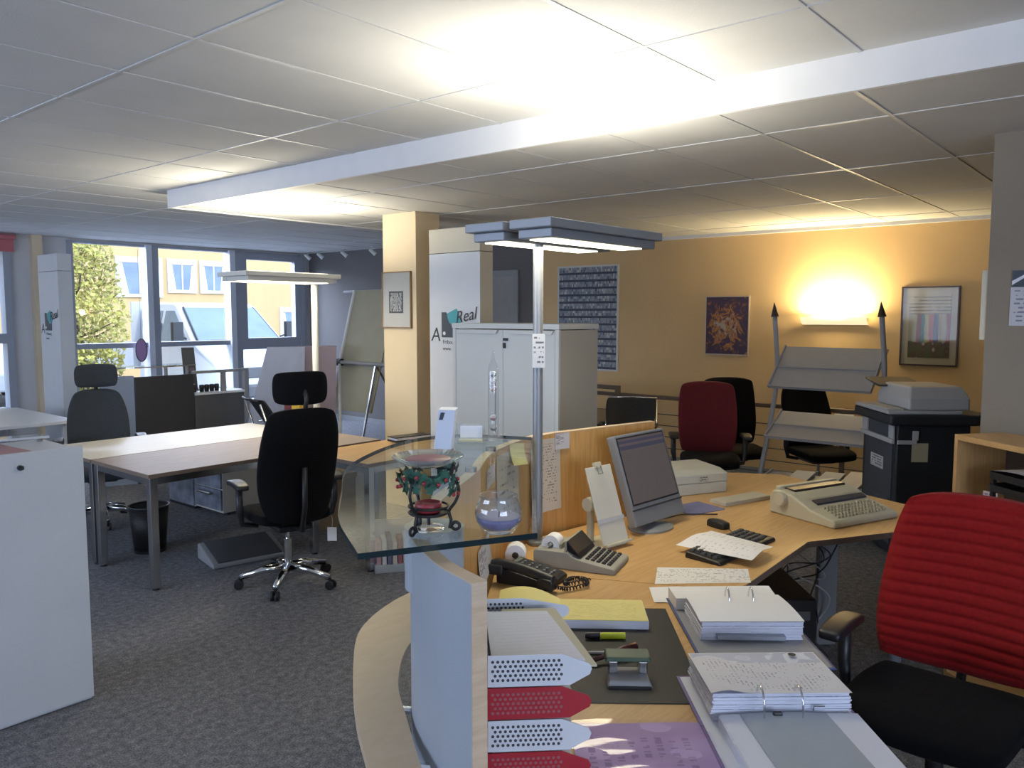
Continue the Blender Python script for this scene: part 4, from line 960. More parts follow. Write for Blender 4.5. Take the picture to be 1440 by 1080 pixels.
for k, (x, z, w_) in enumerate(((.40, .44, .30), (.72, .442, .26))):
    o = MB()
    for j in range(3): o.box(-w_ / 2 + .01 * j, w_ / 2 - .005 * j, -.11, .10 - .006 * j, .004 * j, .004 * j + .0035)
    o = o.build('paper_stack', PAPER); tag(o, ['white papers on the low shelf behind the red chair back', 'white papers on the low shelf at the right edge, under the red chair back'][k], 'papers', 'papers on the low shelf', on_shelf(x, .13, z - .014), -126 - 8 * k)
t = thing('calendar', 'wall calendar with dark header on the pale partition wall at the right edge', 'calendar', (4.548, .605, 1.78), rot=WR)
MB().box(-.065, .10, -.135, .05, 0, .004).build('month_sheet', printed('calendar_grid', (.52, .52, .56), (.14, .15, .25), 9, .4, .55, 6, cell=12), t)
MB().box(-.06, .10, .0505, .13, 0, .006).build('picture_sheet', NAVY, t); MB().prism([(-.06, .06), (.02, .115), (.10, .06), (.10, .08), (.02, .128), (-.06, .08)], .0065, .008).build('picture_mark', PAPERB, t)
MB().box(.03, .10, .13, .145, 0, .008).build('red_tab', mat('red_tab', (.5, .02, .05), .5), t)
t = thing('wall_panel', 'thin cream board seen edge-on at the end of the pale partition wall', 'panel', (4.62, .772, 1.745))
MB().box(-.06, .08, 0, .024, -.17, .17).build('board', mat('cream_board', (.62, .58, .46), .6), t)

# ================================================================== RECEPTION COUNTER
CP = [(1.145, 1.045), (1.20, 1.21), (1.335, 1.425), (1.60, 1.62), (1.95, 1.81), (2.30, 2.035), (2.70, 2.15), (3.04, 2.105), (3.47, 2.005)]
PATH = spline(CP, 8)
ZT = 1.175
ro = (2.0, 1.85, 0)
t = thing('reception_partition', 'curved beech reception screen with grey-blue outer face around the desk', 'partition', ro)
MB(ro).ribbon(PATH, -.015, .013, 0.0, ZT - .003).build('beech_panel', BEECHV, t)
MB(ro).ribbon(PATH, .0131, .018, 0.0, ZT - .003).build('outer_laminate', PANELBLUE, t)
MB(ro).ribbon(PATH, -.0155, .0185, ZT - .0029, ZT).build('top_edge', BEECHP, t)
e0, e1 = offset(PATH[:3], -.0156)[0], offset(PATH[:3], .0186)[0]
dx, dy = PATH[0][0] - PATH[1][0], PATH[0][1] - PATH[1][1]; l_ = math.hypot(dx, dy); dx, dy = dx / l_ * .004, dy / l_ * .004
MB(ro).prism([e0, (e0[0] + dx, e0[1] + dy), (e1[0] + dx, e1[1] + dy), e1], 0, ZT).build('end_band', BEECHP, t)
# glass counter top
ARC = spline([(1.05, 1.30), (1.20, 1.555), (1.40, 1.80), (1.65, 2.085), (1.98, 2.285), (2.24, 2.35), (2.42, 2.27), (2.53, 2.02)], 8)
GP = ARC + [(2.0, 1.585), (1.415, 1.112)]
go = (1.7, 1.7, 1.19)
t = thing('glass_counter_top', 'curved clear glass counter top with dark polished edge over the reception screen', 'counter top', go)
MB(go).prism(GP, 1.1905, 1.2035).build('glass', GLASSTOP, t)
GPc = GP + [GP[0]]
MB(go).ribbon(GPc, -.0002, .0006, 1.1903, 1.2037).build('polished_edge', GLASSEDGE, t, fix=False)
smooth_angle(MB(go).cyl((1.345, 1.375, 1.04), (1.345, 1.375, 1.19), .072, n=40).build('support_column', PANELBLUE, t))
for p in ((1.95, 1.815), (2.30, 2.035)): MB(go).cyl((p[0], p[1], ZT), (p[0], p[1], 1.19), .02, n=16).build('standoff', STEEL, t)
# bag shelf outside the screen
SI = spline([(1.06, 1.09), (1.14, 1.21), (1.26, 1.385), (1.38, 1.55), (1.55, 1.70), (1.75, 1.79), (1.95, 1.87)], 6); SO = spline([(.98, 1.19), (1.07, 1.305), (1.175, 1.47), (1.305, 1.645), (1.49, 1.86), (1.62, 1.955), (1.78, 2.02), (1.95, 2.05)], 6)
t = thing('bag_shelf', 'pale beech curved shelf on the outside of the reception screen', 'shelf', (1.35, 1.55, .70))
MB((1.35, 1.55, .70)).prism(SI + SO[::-1], .705, .73).build('board', BEECHS, t, bevel=.001)
for p in ((1.345, 1.475), (1.62, 1.72), (1.19, 1.255)):
    MB((1.35, 1.55, .70)).tube([(p[0] - .05, p[1] + .05, .70), (p[0] + .01, p[1] - .01, .69)], .010, 8).build('bracket', CHROME, t)
# two-piece desk top
t = thing('reception_desk', 'beech worktop nearest the camera inside the reception screen', 'desk', (1.8, 1.2, 0))
c = (1.8, 1.2, 0)
near = [(1.19, 1.03), (1.245, 1.185), (1.375, 1.385), (1.63, 1.585), (1.965, 1.765), (2.245, 1.965), (2.615, 1.19), (2.44, 1.17), (2.26, 1.0), (2.02, .68), (1.73, .36), (1.40, .16), (.95, .70)]
MB(c).prism(near, .705, .73).build('worktop', BEECH, t)
MB(c).box(1.22, 1.25, .75, 1.0, 0, .7045).build('side_support', BEECHP, t); MB(c).cyl((1.62, .55, 0), (1.62, .55, .7045), .03, n=20).build('leg', SILVER, t)
c = (3.4, 1.5, 0)
t = thing('reception_desk', 'beech corner worktop carrying the monitor and typewriter', 'desk', c)
far = [(2.248, 1.967), (2.46, 2.075), (2.70, 2.125), (3.04, 2.08), (3.465, 1.98), (3.62, 2.40), (4.45, 2.40), (4.75, 1.85), (4.34, .92), (4.0, .86), (3.80, .962), (3.40, 1.20), (2.71, 1.17), (2.618, 1.19)]
MB(c).prism(far, .705, .73).build('worktop', BEECH, t)
MB(c).ribbon([(4.0, .86), (3.80, .962), (3.40, 1.20), (2.71, 1.17)], 0, .002, .704, .7295).build('edge_band', EDGE, t)
MB(c).box(2.7, 3.49, 1.95, 1.965, .25, .65).build('modesty_panel', GREYPL, t)
for x, y in ((4.15, 1.02), (2.75, 1.3), (4.4, 2.2)): MB(c).cyl((x, y, 0), (x, y, .704), .028, n=20).build('leg', SILVER, t)

# desk-mounted lamp with a double head
floor_lamp('silver pole lamp with two flat glowing heads rising from the reception desk', (2.63, 2.066, .73), .045, None, 1.985, SILVER, .021, [(2.36, 3.17, 2.025, 2.225), (2.36, 3.17, 1.795, 1.995)], base_z=1)
light('lamp_near_up', 'AREA', (2.72, 2.01, 2.065), 21, (1, .94, .80), (PI, 0, 0), .7, .38)
light('lamp_near_down', 'AREA', (2.72, 2.01, 1.975), 9, (1, .90, .66), (0, 0, 0), .7, .38)
o = MB().box(-.026, .026, -.0005, .0005, -.14, 0).build('lamp_note', printed('lamp_note', (.68, .69, .72), (.08, .08, .1), 7, .4, .5, 9, uaxis='X', vaxis='Z', cell=8)); tag(o, 'white printed slip taped to the silver lamp pole', 'note', loc=(2.612, 2.048, 1.62), rotz=-52)

# pinned papers on the inner face of the screen
def pin(label, s0, s1, z0, z1, m, cat='paper', curl=0.0, off=.019, slant=0, name='pinned_paper'):
    """sheet hung on the beech face between path fractions s0, s1"""
    n = 10; pts = []
    def P(s_):
        i = s_ * (len(PATH) - 1); k = int(i); f = i - k; k2 = min(k + 1, len(PATH) - 1)
        return tuple(a + (b - a) * f for a, b in zip(PATH[k], PATH[k2]))
    line = [P(s0 + (s1 - s0) * k / n) for k in range(n + 1)]
    lo = offset(line, -off); base_ = (lo[n // 2][0], lo[n // 2][1], z0)
    mb = MB(base_)
    def fn(u, v):
        k = min(n, int(round(u * n))); p = offset(line, -(off + curl * (1 - v) ** 2))[k]
        return (p[0], p[1], z0 + (z1 - z0) * v + slant * (u - .5))
    mb.grid(fn, n, 6)
    o = mb.build(name, m, smooth=True); tag(o, label, cat, loc=base_); return o
pp1 = printed('printed_list', (.56, .50, .42), (.14, .11, .09), 26, .4, .38, 1, uaxis='X', vaxis='Z', marg=(.12, .88, .1, .93))
pp2 = printed('printed_letter', (.58, .53, .46), (.10, .09, .09), 9, .3, .35, 5, uaxis='X', vaxis='Z', marg=(.15, .85, .05, .8))
pp3 = printed('printed_flyer', (.58, .56, .58), (.10, .10, .14), 16, .6, .6, 8, uaxis='X', vaxis='Z', marg=(.05, .6, .3, .95), cell=10)
pin('long printed sheet pinned to the beech screen behind the lamp pole', .735, .812, .835, 1.155, pp1, curl=.01)
pin('small white card pinned at the top of the beech screen, right of the lamp pole', .798, .832, 1.10, 1.172, pp3, cat='card', name='pinned_card', off=.024)
pin('printed letter pinned on the beech screen under the glass top', .628, .70, .86, 1.15, pp2, curl=.006)
pin('yellow sticky note hanging from the top of the beech screen', .668, .712, 1.085, 1.173, YPAPER, cat='sticky note', curl=.02, off=.026, slant=-.02, name='sticky_note')
pin('small card with a dark mark pinned on the screen, left of the printed letter', .57, .62, 1.06, 1.13, pp3, cat='card', name='pinned_card')
pin('grey flyer pinned on the screen beside the telephone, under the glass edge', .50, .585, .775, .90, pp3, curl=.015, cat='flyer', name='pinned_flyer')

# ------------------------------------------------------------------ things on the glass top
ZG = 1.2037
t = thing('candle_holder', 'black wrought iron candle warmer with ivy and a red candle on the glass top', 'candle holder', (1.272, 1.318, ZG), 20); t.scale = (1.03, 1.03, 1.08)
for k in range(3):
    a = R(-70 + 120 * k); c_, s_ = math.cos(a), math.sin(a)
    prof = [(.052, .006), (.060, .002), (.068, .006), (.068, .014), (.060, .018), (.053, .014), (.047, .006), (.050, .0225), (.046, .042), (.060, .062), (.068, .085), (.062, .107), (.052, .122), (.058, .143)]
    MB().tube([(r * c_, r * s_, z) for r, z in spline(prof, 5)], .0037, 6).build('leg', IRON, t, smooth=True)
for r_, z_ in ((.044, .053), (.044, .040), (.054, .125)): MB().tube([(r_ * math.cos(k * PI / 16), r_ * math.sin(k * PI / 16), z_) for k in range(32)], .0026, 6, closed=True).build('ring', IRON, t, smooth=True)
MB().lathe([(0, .036), (.042, .036), (.042, .039), (0, .039)], n=24).build('cup_plate', IRON, t)
MB().lathe([(0, .0395), (.024, .0395), (.029, .048), (.030, .060), (.026, .062), (.022, .056), (0, .056)], n=28).build('candle', mat('candle_red', (.30, .035, .045), .45, var=.2, vscale=60), t, smooth=True)
MB().cyl((0, 0, .04), (0, 0, .012), .004, n=8).build('drip_pin', IRON, t)
MB().lathe([(0, .137), (.03, .138), (.052, .146), (.080, .160), (.078, .163), (.050, .149), (0, .141)], n=40).build('glass_dish', glass('dish_glass', (.86, .93, .92), 1.2, body=.12), t, smooth=True)
MB().lathe([(0, .1435), (.030, .144), (.052, .153), (.05, .156), (0, .1535)], n=36).build('wax', mat('wax_rose', (.36, .13, .18), .4), t, smooth=True)
IVY = mat('ivy_green', (.035, .11, .075), .5, var=.5, vscale=60); BERRY = mat('berry_red', (.30, .02, .03), .35)
mb = MB(); rng = random.Random(5)
for k in range(54):
    a = 2 * PI * k / 54 + rng.uniform(-.1, .1); z = .115 + rng.uniform(-.028, .018); r_ = .06 + rng.uniform(-.004, .008)
    c = Vector((r_ * math.cos(a), r_ * math.sin(a), z)); tx = Vector((-math.sin(a), math.cos(a), rng.uniform(-.5, .5))).normalized(); up = Vector((.35 * math.cos(a), .35 * math.sin(a), 1)).normalized()
    s_ = rng.uniform(.011, .019)
    ang = [0, 35, 70, 110, 150, 180, 215, 250, 290, 325]; rr = [1, .55, .95, .55, .8, .4, .8, .55, .95, .55]
    mb.face([c + (tx * math.cos(R(q)) + up * math.sin(R(q))) * s_ * w for q, w in zip(ang, rr)])
    if k % 3 == 0: MB().sphere(c + Vector((math.cos(a), math.sin(a), -.6)) * .008, .0046, n=8).build('berry', BERRY, t, smooth=True)
mb.build('ivy_leaves', IVY, t, fix=False)
t = thing('glass_coaster', 'round clear glass coaster under the iron candle warmer', 'coaster', (1.272, 1.318, ZG + .0003))
MB().lathe([(0, 0), (.032, 0), (.038, .004), (.036, .008), (.028, .006), (0, .006)], n=36).build('dish', glass('coaster_glass', (.9, .93, .95), 2.5), t, smooth=True)
t = thing('candle_glass', 'round clear glass with blue candle wax on the glass top', 'candle', (1.365, 1.185, ZG))
MB().lathe([(0, .001), (.034, .001), (.040, .008), (.052, .028), (.055, .046), (.050, .066), (.043, .080), (.044, .087), (.042, .087), (.041, .080), (.048, .066), (.053, .046), (.050, .028), (.038, .011), (0, .011)], n=48).build('bowl', CLEAR, t, smooth=True)
MB().lathe([(0, .012), (.037, .012), (.0485, .028), (.0505, .037), (.046, .037), (0, .034)], n=40).build('wax', mat('wax_blue', (.15, .16, .36), .4, var=.1), t, smooth=True)
MB().tube([(0, 0, .034), (.002, 0, .048)], .0015, 5).build('wick', BLACKPL, t)
t = thing('galileo_thermometer', 'tall glass thermometer tube with coloured floating bulbs on the glass top', 'thermometer', (2.37, 2.085, ZG))
MB().lathe([(0, 0), (.030, 0), (.032, .012), (.018, .022), (.0205, .04), (.0205, .265), (.017, .295), (.007, .32), (.003, .355), (0, .356)], n=32).build('tube', CLEAR, t, smooth=True)
MB().cyl((.012, 0, .03), (.012, 0, .24), .0025, n=8).build('scale_rod', STEEL, t)
for k, (z, m) in enumerate(((.05, NAVY), (.09, BERRY), (.205, mat('bulb_amber', (.45, .26, .13), .25)), (.238, mat('bulb_white', (.8, .8, .82), .2)), (.262, NAVY))):
    bu = MB().sphere((0, 0, z), .0145, sz=.9, n=16).build('bulb', glass('bulb_glass_%d' % k, (.95, .95, .97), 2.5, body=.25), t, smooth=True)
    MB().lathe([(0, z - .012), (.008, z - .010), (.0125, z - .002), (0, z - .002)], n=16).build('liquid', m, bu, smooth=True)
for k in range(4): MB().sphere((.030 * math.cos(k * 1.57 + .4), .030 * math.sin(k * 1.57 + .4), .014), .012, n=12).build('glass_foot', CLEAR, t, smooth=True)
t = thing('leaflet_box', 'upright white leaflet box with a blue mark on the glass top', 'box', (2.10, 2.09, ZG), -58)
MB().hexa([(-.035, -.02, 0), (.03, -.02, 0), (.03, .03, 0), (-.035, .03, 0), (-.022, -.0, .145), (.043, -.0, .145), (.043, .05, .15), (-.022, .05, .15)]).build('body', mat('leaflet_white', (.62, .68, .80), .5), t, bevel=.002)
MB().hexa([(-.018, -.0066, .108), (-.004, -.0066, .108), (-.004, -.0046, .108), (-.018, -.0046, .108), (-.012, -.0026, .135), (.004, -.0026, .135), (.004, -.0006, .135), (-.012, -.0006, .135)]).build('mark', NAVY, t)
t = thing('card_holder', 'clear acrylic card holder with cards on the glass top', 'card holder', (2.27, 2.115, ZG), -55)
MB().box(-.055, .055, -.03, .03, 0, .004).box(-.055, .055, .026, .03, .0041, .07).box(-.055, -.052, -.03, .0255, .0041, .05).box(.052, .055, -.03, .0255, .0041, .05).box(-.0515, .0515, -.03, -.027, .0041, .025).build('holder', ACRYL, t)
MB().box(-.045, .045, -.02, .02, .0045, .012).build('cards', mat('card_yellow', (.62, .58, .30), .6), t)
MB().box(-.043, .043, .018, .0225, .0125, .062).build('leaflets', PAPERB, t)
# ================================================================== THINGS ON THE DESK
ZD = .7302
A0 = -50
# letter trays, stacked (perforated side walls with pointed front ends)
TRW = mat('tray_white', (.60, .63, .68), .4, var=.02); TRR = mat('tray_red', (.36, .015, .03), .4, var=.04)
HOLE = mat('perforation', (.05, .05, .06), .7); HOLER = mat('perforation_red', (.30, .10, .11), .7)
tray_loc = (1.335, .905)
names = ['red letter tray at the bottom of the stack beside the screen end', 'white letter tray second from the bottom of the stack', 'red letter tray second from the top of the stack', 'white letter tray on top of the stack, holding printed forms']
for k in range(4):
    m = TRW if k % 2 else TRR
    z = ZD + .0695 * k
    t = thing('letter_tray', names[k], 'letter tray', (tray_loc[0], tray_loc[1], z), -46, 'stack of letter trays')
    # local: x to the right (0 = pointed end), y away from the camera
    MB().box(-.215, -.055, .002, .33, .0, .003).build('base', m, t)
    for y, nm in ((0, 0), (.33, 1)):
        xt = -.062 if nm == 0 else -.115
        w_ = MB().prism_y([(-.215, 0), (-.045, 0), (-.004, .022), (0, .034), (-.006, .045), (xt, .0665), (-.215, .0665)], y - .0012, y + .0012).build('side_wall', m, t)
        h = MB()
        for r_ in range(5):
            for j in range(14 if nm == 0 else 9):
                x = -.205 + .0105 * j + (.005 if r_ % 2 else 0)
                zc = .014 + .0098 * r_
                for e in ((-.0019, -.00125) if nm == 0 else (-.0019, -.00125),):
                    h.cyl((x, y + e[0], zc), (x, y + e[1], zc), .0033, n=8)
        h.build('perforations', HOLE if k % 2 else HOLER, w_)
    MB().box(-.2175, -.2152, .002, .328, 0, .045).build('end_wall', m, t)
    if k < 3:
        tr_ps = MB().box(-.20, -.03, .01, .32, .0035, .018); po = tr_ps.build('paper_stack', PAPER)
        tag(po, ['papers inside the bottom red letter tray', 'papers inside the lower white letter tray', 'papers inside the upper red letter tray'][k], 'papers', 'papers in the letter trays', (tray_loc[0], tray_loc[1], z), -46)
form = printed('ruled_form', (.74, .75, .83), (.38, .40, .48), 16, .10, .9, 12, cell=40, strength=.35)
t = thing('paper_stack', 'stack of faint printed forms fanned out on the top letter tray', 'papers', (tray_loc[0], tray_loc[1], ZD + .0695 * 3 + .0035), -44)
MB().box(-.20, -.035, .012, .31, 0, .035).build('lower_sheets', PAPEREDGE, t)
MB().hexa([(-.205, .03, .036), (-.012, .012, .040), (-.055, .265, .050), (-.20, .275, .050), (-.205, .03, .042), (-.012, .012, .045), (-.055, .265, .055), (-.20, .275, .055)]).build('top_form', form, t)
MB().hexa([(-.15, .02, .031), (.012, .005, .031), (-.03, .295, .046), (-.16, .30, .046), (-.15, .02, .035), (.012, .005, .035), (-.03, .295, .050), (-.16, .30, .050)]).build('yellow_form', mat('buff_form', (.60, .55, .40), .7), t)

t = thing('desk_pad', 'black desk pad lying in front of the letter trays', 'desk pad', (1.895, 1.262, ZD), -51.5)
MB().box(-.22, .245, -.325, .325, 0, .0022).build('mat', mat('pad_black', (.012, .0125, .014), .6, bump=.1, bscale=300), t, bevel=.001)
MB().ribbon([(-.22, -.325), (.245, -.325), (.245, .325), (-.22, .325), (-.22, -.325)], -.002, .0005, 0, .0026).build('rim', BLACKPL, t)
ZP = ZD + .0024
# yellow note pad with a page folded over
ypr = printed('yellow_form', (.72, .64, .24), (.40, .36, .16), 16, .25, .55, 3, strength=.5, cell=30)
t = thing('note_pad', 'thick yellow-topped note pad with its page folded over to the left', 'note pad', (2.10, 1.383, ZP), -52.5)
MB().box(-.135, .135, -.09, .09, 0, .027).build('sheets', PAPEREDGE, t, bevel=.002); MB().box(-.135, .133, -.09, .09, .0272, .0290).build('top_page', ypr, t)
def fold(u, v):
    return (-.135 - .20 * u, -.09 + .05 * u + (.18 - .02 * u) * v, .029 + .035 * math.sin(PI * u * .85))
MB().grid(fold, 10, 4).build('folded_page', YPAPER, t, smooth=True)
t = thing('wire_notebook', 'flat spiral notebook edge peeping out behind the letter trays', 'notebook', (1.99, 1.69, ZD), -40)
MB().box(-.07, .07, -.05, .045, 0, .008).build('pages', PAPER, t)
for k in range(14): MB().tube([(-.065 + .01 * k, .045 + .006 * math.cos(a * PI / 5), .006 + .006 * math.sin(a * PI / 5)) for a in range(10)], .0009, 5, closed=True).build('coil', mat('copper_coil', (.30, .13, .06), .4, metal=.6), t)
# highlighter, pens, hole punch
t = thing('highlighter', 'yellow highlighter with a black cap on the desk pad', 'highlighter', (1.955, 1.297, ZP + .0105), -50)
MB().lathe([(0, 0), (.009, .001), (.0102, .01), (.0102, .075), (0, .075)], n=24, sq=.75).build('barrel', mat('highlighter_yellow', (.58, .66, .03), .4), t, smooth=False).rotation_euler = (0, -PI / 2, 0)
cp_ = MB().lathe([(0, -.045), (.008, -.044), (.0105, -.030), (.0105, -.0005), (0, -.0005)], n=24, sq=.75).build('cap', BLACKPL, t); cp_.rotation_euler = (0, -PI / 2, 0)
for ch_ in children(t): ch_.rotation_euler = (0, PI / 2, 0)
t = thing('ballpoint_pen', 'white ballpoint pen lying on the desk pad behind the hole punch', 'pen', (1.892, 1.203, ZP + .0055), -50)
MB().tube([(-.085, 0, 0), (-.06, 0, 0), (.05, 0, 0), (.072, 0, 0), (.084, 0, 0)], .005, 10, radii=[.004, .005, .0052, .004, .001]).build('barrel', LIGHTPL, t, smooth=True); MB().box(-.08, -.04, .0052, .007, .0, .002).build('clip', STEEL, t)
t = thing('staple_remover', 'dark red pen-shaped clip lying across the white pen', 'pen', (1.858, 1.185, ZP + .018), -22)
MB().tube([(-.075, 0, -.004), (-.02, 0, .0), (.03, 0, .006), (.075, 0, .008)], .008, 10, radii=[.006, .007, .011, .012]).build('barrel', mat('dark_red_plastic', (.07, .010, .014), .35), t, smooth=True); MB().tube([(-.078, 0, -.004), (-.095, 0, -.006)], .003, 8).build('tip', STEEL, t)
t = thing('hole_punch', 'grey metal hole punch with green lever on the desk pad', 'hole punch', (1.778, 1.09, ZP), -52)
MB().hexa([(-.06, -.05, 0), (.06, -.05, 0), (.055, .05, 0), (-.055, .05, 0), (-.052, -.042, .016), (.052, -.042, .016), (.048, .045, .016), (-.048, .045, .016)]).build('base', GREYPL, t, bevel=.003)
MB().box(-.056, .056, -.054, -.0505, 0, .006).build('rubber_edge', BLACKPL, t)
for x in (-.04, .04): MB().box(x - .012, x + .012, .0, .04, .0165, .05).build('punch_post', STEEL, t, bevel=.003)
MB().hexa([(-.062, -.006, .05), (.062, -.006, .05), (.062, .055, .046), (-.062, .055, .046), (-.058, -.004, .062), (.058, -.004, .062), (.058, .05, .066), (-.058, .05, .066)]).build('lever', mat('lever_green', (.045, .085, .05), .45), t, bevel=.004)

# ring binders lying open
def binder(label, loc, rz, cov, covw, covl, stack, nsheets, rings, top_m, inner):
    t = thing('ring_binder', label, 'binder', loc, rz)
    MB().box(-covw / 2, covw / 2, -covl / 2, -.04, 0, .0035).build('front_cover', cov, t); MB().box(-covw / 2, covw / 2, .04, covl / 2, 0, .0035).build('rear_cover', cov, t); MB().box(-covw / 2, covw / 2, -.0395, .0395, 0, .003).build('spine', cov, t)
    MB().box(-covw / 2 + .008, covw / 2 - .008, -covl / 2 + .008, covl / 2 - .008, .0037, .0048).build('lining', inner, t)
    return t
BL = mat('binder_blue', (.06, .08, .22), .5); GR = mat('binder_grey', (.27, .28, .31), .55, var=.05); PUR = mat('binder_violet', (.20, .15, .36), .45)
def wavy_stack(mb, x0, x1, y0, y1, z0, z1, ruff, seed, n=14):
    r_ = random.Random(seed)
    for k in range(n):
        a = z0 + (z1 - z0) * k / n; b2 = z0 + (z1 - z0) * (k + 1) / n - .0004
        d = [r_.uniform(-ruff, ruff) for _ in range(4)]
        mb.box(x0 + d[0], x1 + d[1], y0 + d[2], y1 + d[3], a, b2)
    return mb
b1 = binder('open blue ring binder with a blank white stack held at its far edge', (2.29, 1.00, ZP), A0, BL, .36, .55, None, 0, 0, None, GR)
wavy_stack(MB(), -.145, .155, -.085, .14, .005, .060, .003, 1).build('paper_stack', PAPEREDGE, b1)
MB().grid(lambda u, v: (-.15 + .31 * u, -.087 + .24 * v, .0625 + .006 * math.sin(PI * v) - .004 * u * v), 8, 8).build('top_sheet', PAPER, b1, smooth=True)
MB().hexa([(-.17, .16, .006), (.16, .15, .006), (.165, .265, .006), (-.175, .268, .006), (-.17, .16, .044), (.16, .15, .044), (.165, .265, .050), (-.175, .268, .046)]).build('rear_sheets', PAPER, b1)
MB().hexa([(-.10, -.10, .012), (.10, -.105, .012), (.10, -.08, .012), (-.10, -.08, .012), (-.10, -.10, .024), (.10, -.105, .022), (.10, -.08, .024), (-.10, -.08, .026)]).build('clear_pocket', mat('pocket_grey', (.35, .37, .43), .25), b1)
for x in (-.02, .055): MB().tube([(x, .10 + .028 * math.cos(a * PI / 12), .050 + .050 * math.sin(a * PI / 12)) for a in range(13)], .0028, 8).build('ring', CHROME, b1, smooth=True)
b2 = binder('open violet ring binder, printed stack flipped over its rings, nearest the camera', (1.775, .655, ZP), A0 + 1, PUR, .39, .60, None, 0, 0, None, PAPERB)
wavy_stack(MB(), -.165, .165, .055, .285, .005, .072, .004, 2, 18).build('paper_stack', PAPEREDGE, b2)
pr = printed('invoice_print', (.76, .76, .81), (.10, .10, .14), 30, .3, .22, 21, uaxis='Y', vaxis='X', marg=(.06, .94, .05, .95), cell=110, strength=.7)
MB().grid(lambda u, v: (-.168 + .336 * u, .052 + .24 * v, .0745 + .010 * math.exp(-((u - .12) / .10) ** 2) * (1 - v) - .004 * v), 16, 8).build('top_sheet', pr, b2, smooth=True)
MB().cyl((.10, .262, .0775), (.10, .262, .0782), .010, n=20).build('round_stamp', INK, b2)
MB().box(-.155, .175, -.285, .035, .005, .030).build('lower_sheets', PAPEREDGE, b2)
MB().grid(lambda u, v: (-.150 + .325 * u, -.287 + .325 * v, .0305 + .003 * math.sin(3 * u)), 8, 8).build('lower_sheet', PAPERB, b2, smooth=True)
MB().grid(lambda u, v: (-.105 + .205 * u + .012 * (1 - v), -.287 + .322 * v, .0335 + .004 * math.sin(3 * u) * v), 8, 8).build('divider', mat('divider_grey', (.36, .41, .47), .4), b2, smooth=True)
for x in (-.055, .035): MB().tube([(x, .040 + .030 * math.cos(a * PI / 12), .055 + .042 * math.sin(a * PI / 12)) for a in range(13)] [::-1] + [(x, .070, .030)][:0], .0027, 8).build('ring', CHROME, b2, smooth=True)
for x in (-.055, .035): MB().cyl((x, .010, .030), (x, .010, .056), .0027, n=8).build('ring_post', CHROME, b2)
MB().box(-.03, -.008, .018, .03, .030, .044).build('lever_clamp', BLACKPL, b2, bevel=.003)
MB().tube([(.075, .050, .034), (.075, .046, .046), (.10, .046, .046)], .002, 6).build('paper_clip', STEEL, b2)
# violet plastic sleeve
vp = printed('violet_print', (.47, .33, .60), (.17, .10, .27), 10, .5, .45, 31, uaxis='Y', vaxis='X', marg=(.06, .8, .1, .9), cell=60, strength=.6)
t = thing('plastic_sleeve', 'violet printed sheet in a shiny clear sleeve in front of the violet binder', 'sleeve', (1.468, .842, ZD), A0)
MB().grid(lambda u, v: (-.16 + .31 * u, -.16 + .33 * v, .003 + .0015 * math.sin(6 * u + 3 * v)), 8, 8).build('sheet', vp, t, smooth=True)
MB().grid(lambda u, v: (-.165 + .325 * u, -.165 + .345 * v, .006 + .0022 * math.sin(11 * u + 5 * v) + .002 * math.sin(19 * v)), 20, 20).build('clear_film', glass('sleeve_film', (.97, .95, .99), 1.1, rough=.08), t, smooth=True)
# loose sheets
def sheet(name, label, corners, m, z=ZD + .001, curl=0.0, cat='paper'):
    a, b_, c_, d_ = [Vector(q) for q in corners]; o_ = (a + b_ + c_ + d_) / 4
    def fn(u, v):
        p = (a * (1 - u) + b_ * u) * (1 - v) + (d_ * (1 - u) + c_ * u) * v - o_
        return (p.x, p.y, p.z if len(p) > 2 else 0)
    ang = math.atan2((b_ - a).y, (b_ - a).x)
    mb = MB(); Rm = Matrix.Rotation(-ang, 3, 'Z')
    def f2(u, v):
        p = Rm @ Vector(fn(u, v)); p.z += curl * (math.sin(PI * u) ** 2) * 1.0; return p
    mb.grid(f2, 12, 6); o = mb.build(name, m, smooth=True)
    tag(o, label, cat, loc=o_); o.rotation_euler = (0, 0, ang); return o
inv = printed('invoice_sheet', (.80, .79, .78), (.10, .10, .12), 11, .35, .35, 41, marg=(.06, .94, .1, .85), cell=80, strength=.6)
sheet('invoice_sheet', 'white printed slip lying on the worktop behind the blue binder', [(2.50, 1.425, ZD + .001), (2.735, 1.165, ZD + .001), (2.88, 1.24, ZD + .001), (2.675, 1.515, ZD + .001)], inv)
sheet('invoice_sheet', 'white sheet sticking out under the left edge of the blue binder', [(2.33, 1.33, ZP + .0005), (2.40, 1.25, ZP + .0005), (2.53, 1.34, ZD + .003), (2.45, 1.42, ZD + .003)], PAPER)
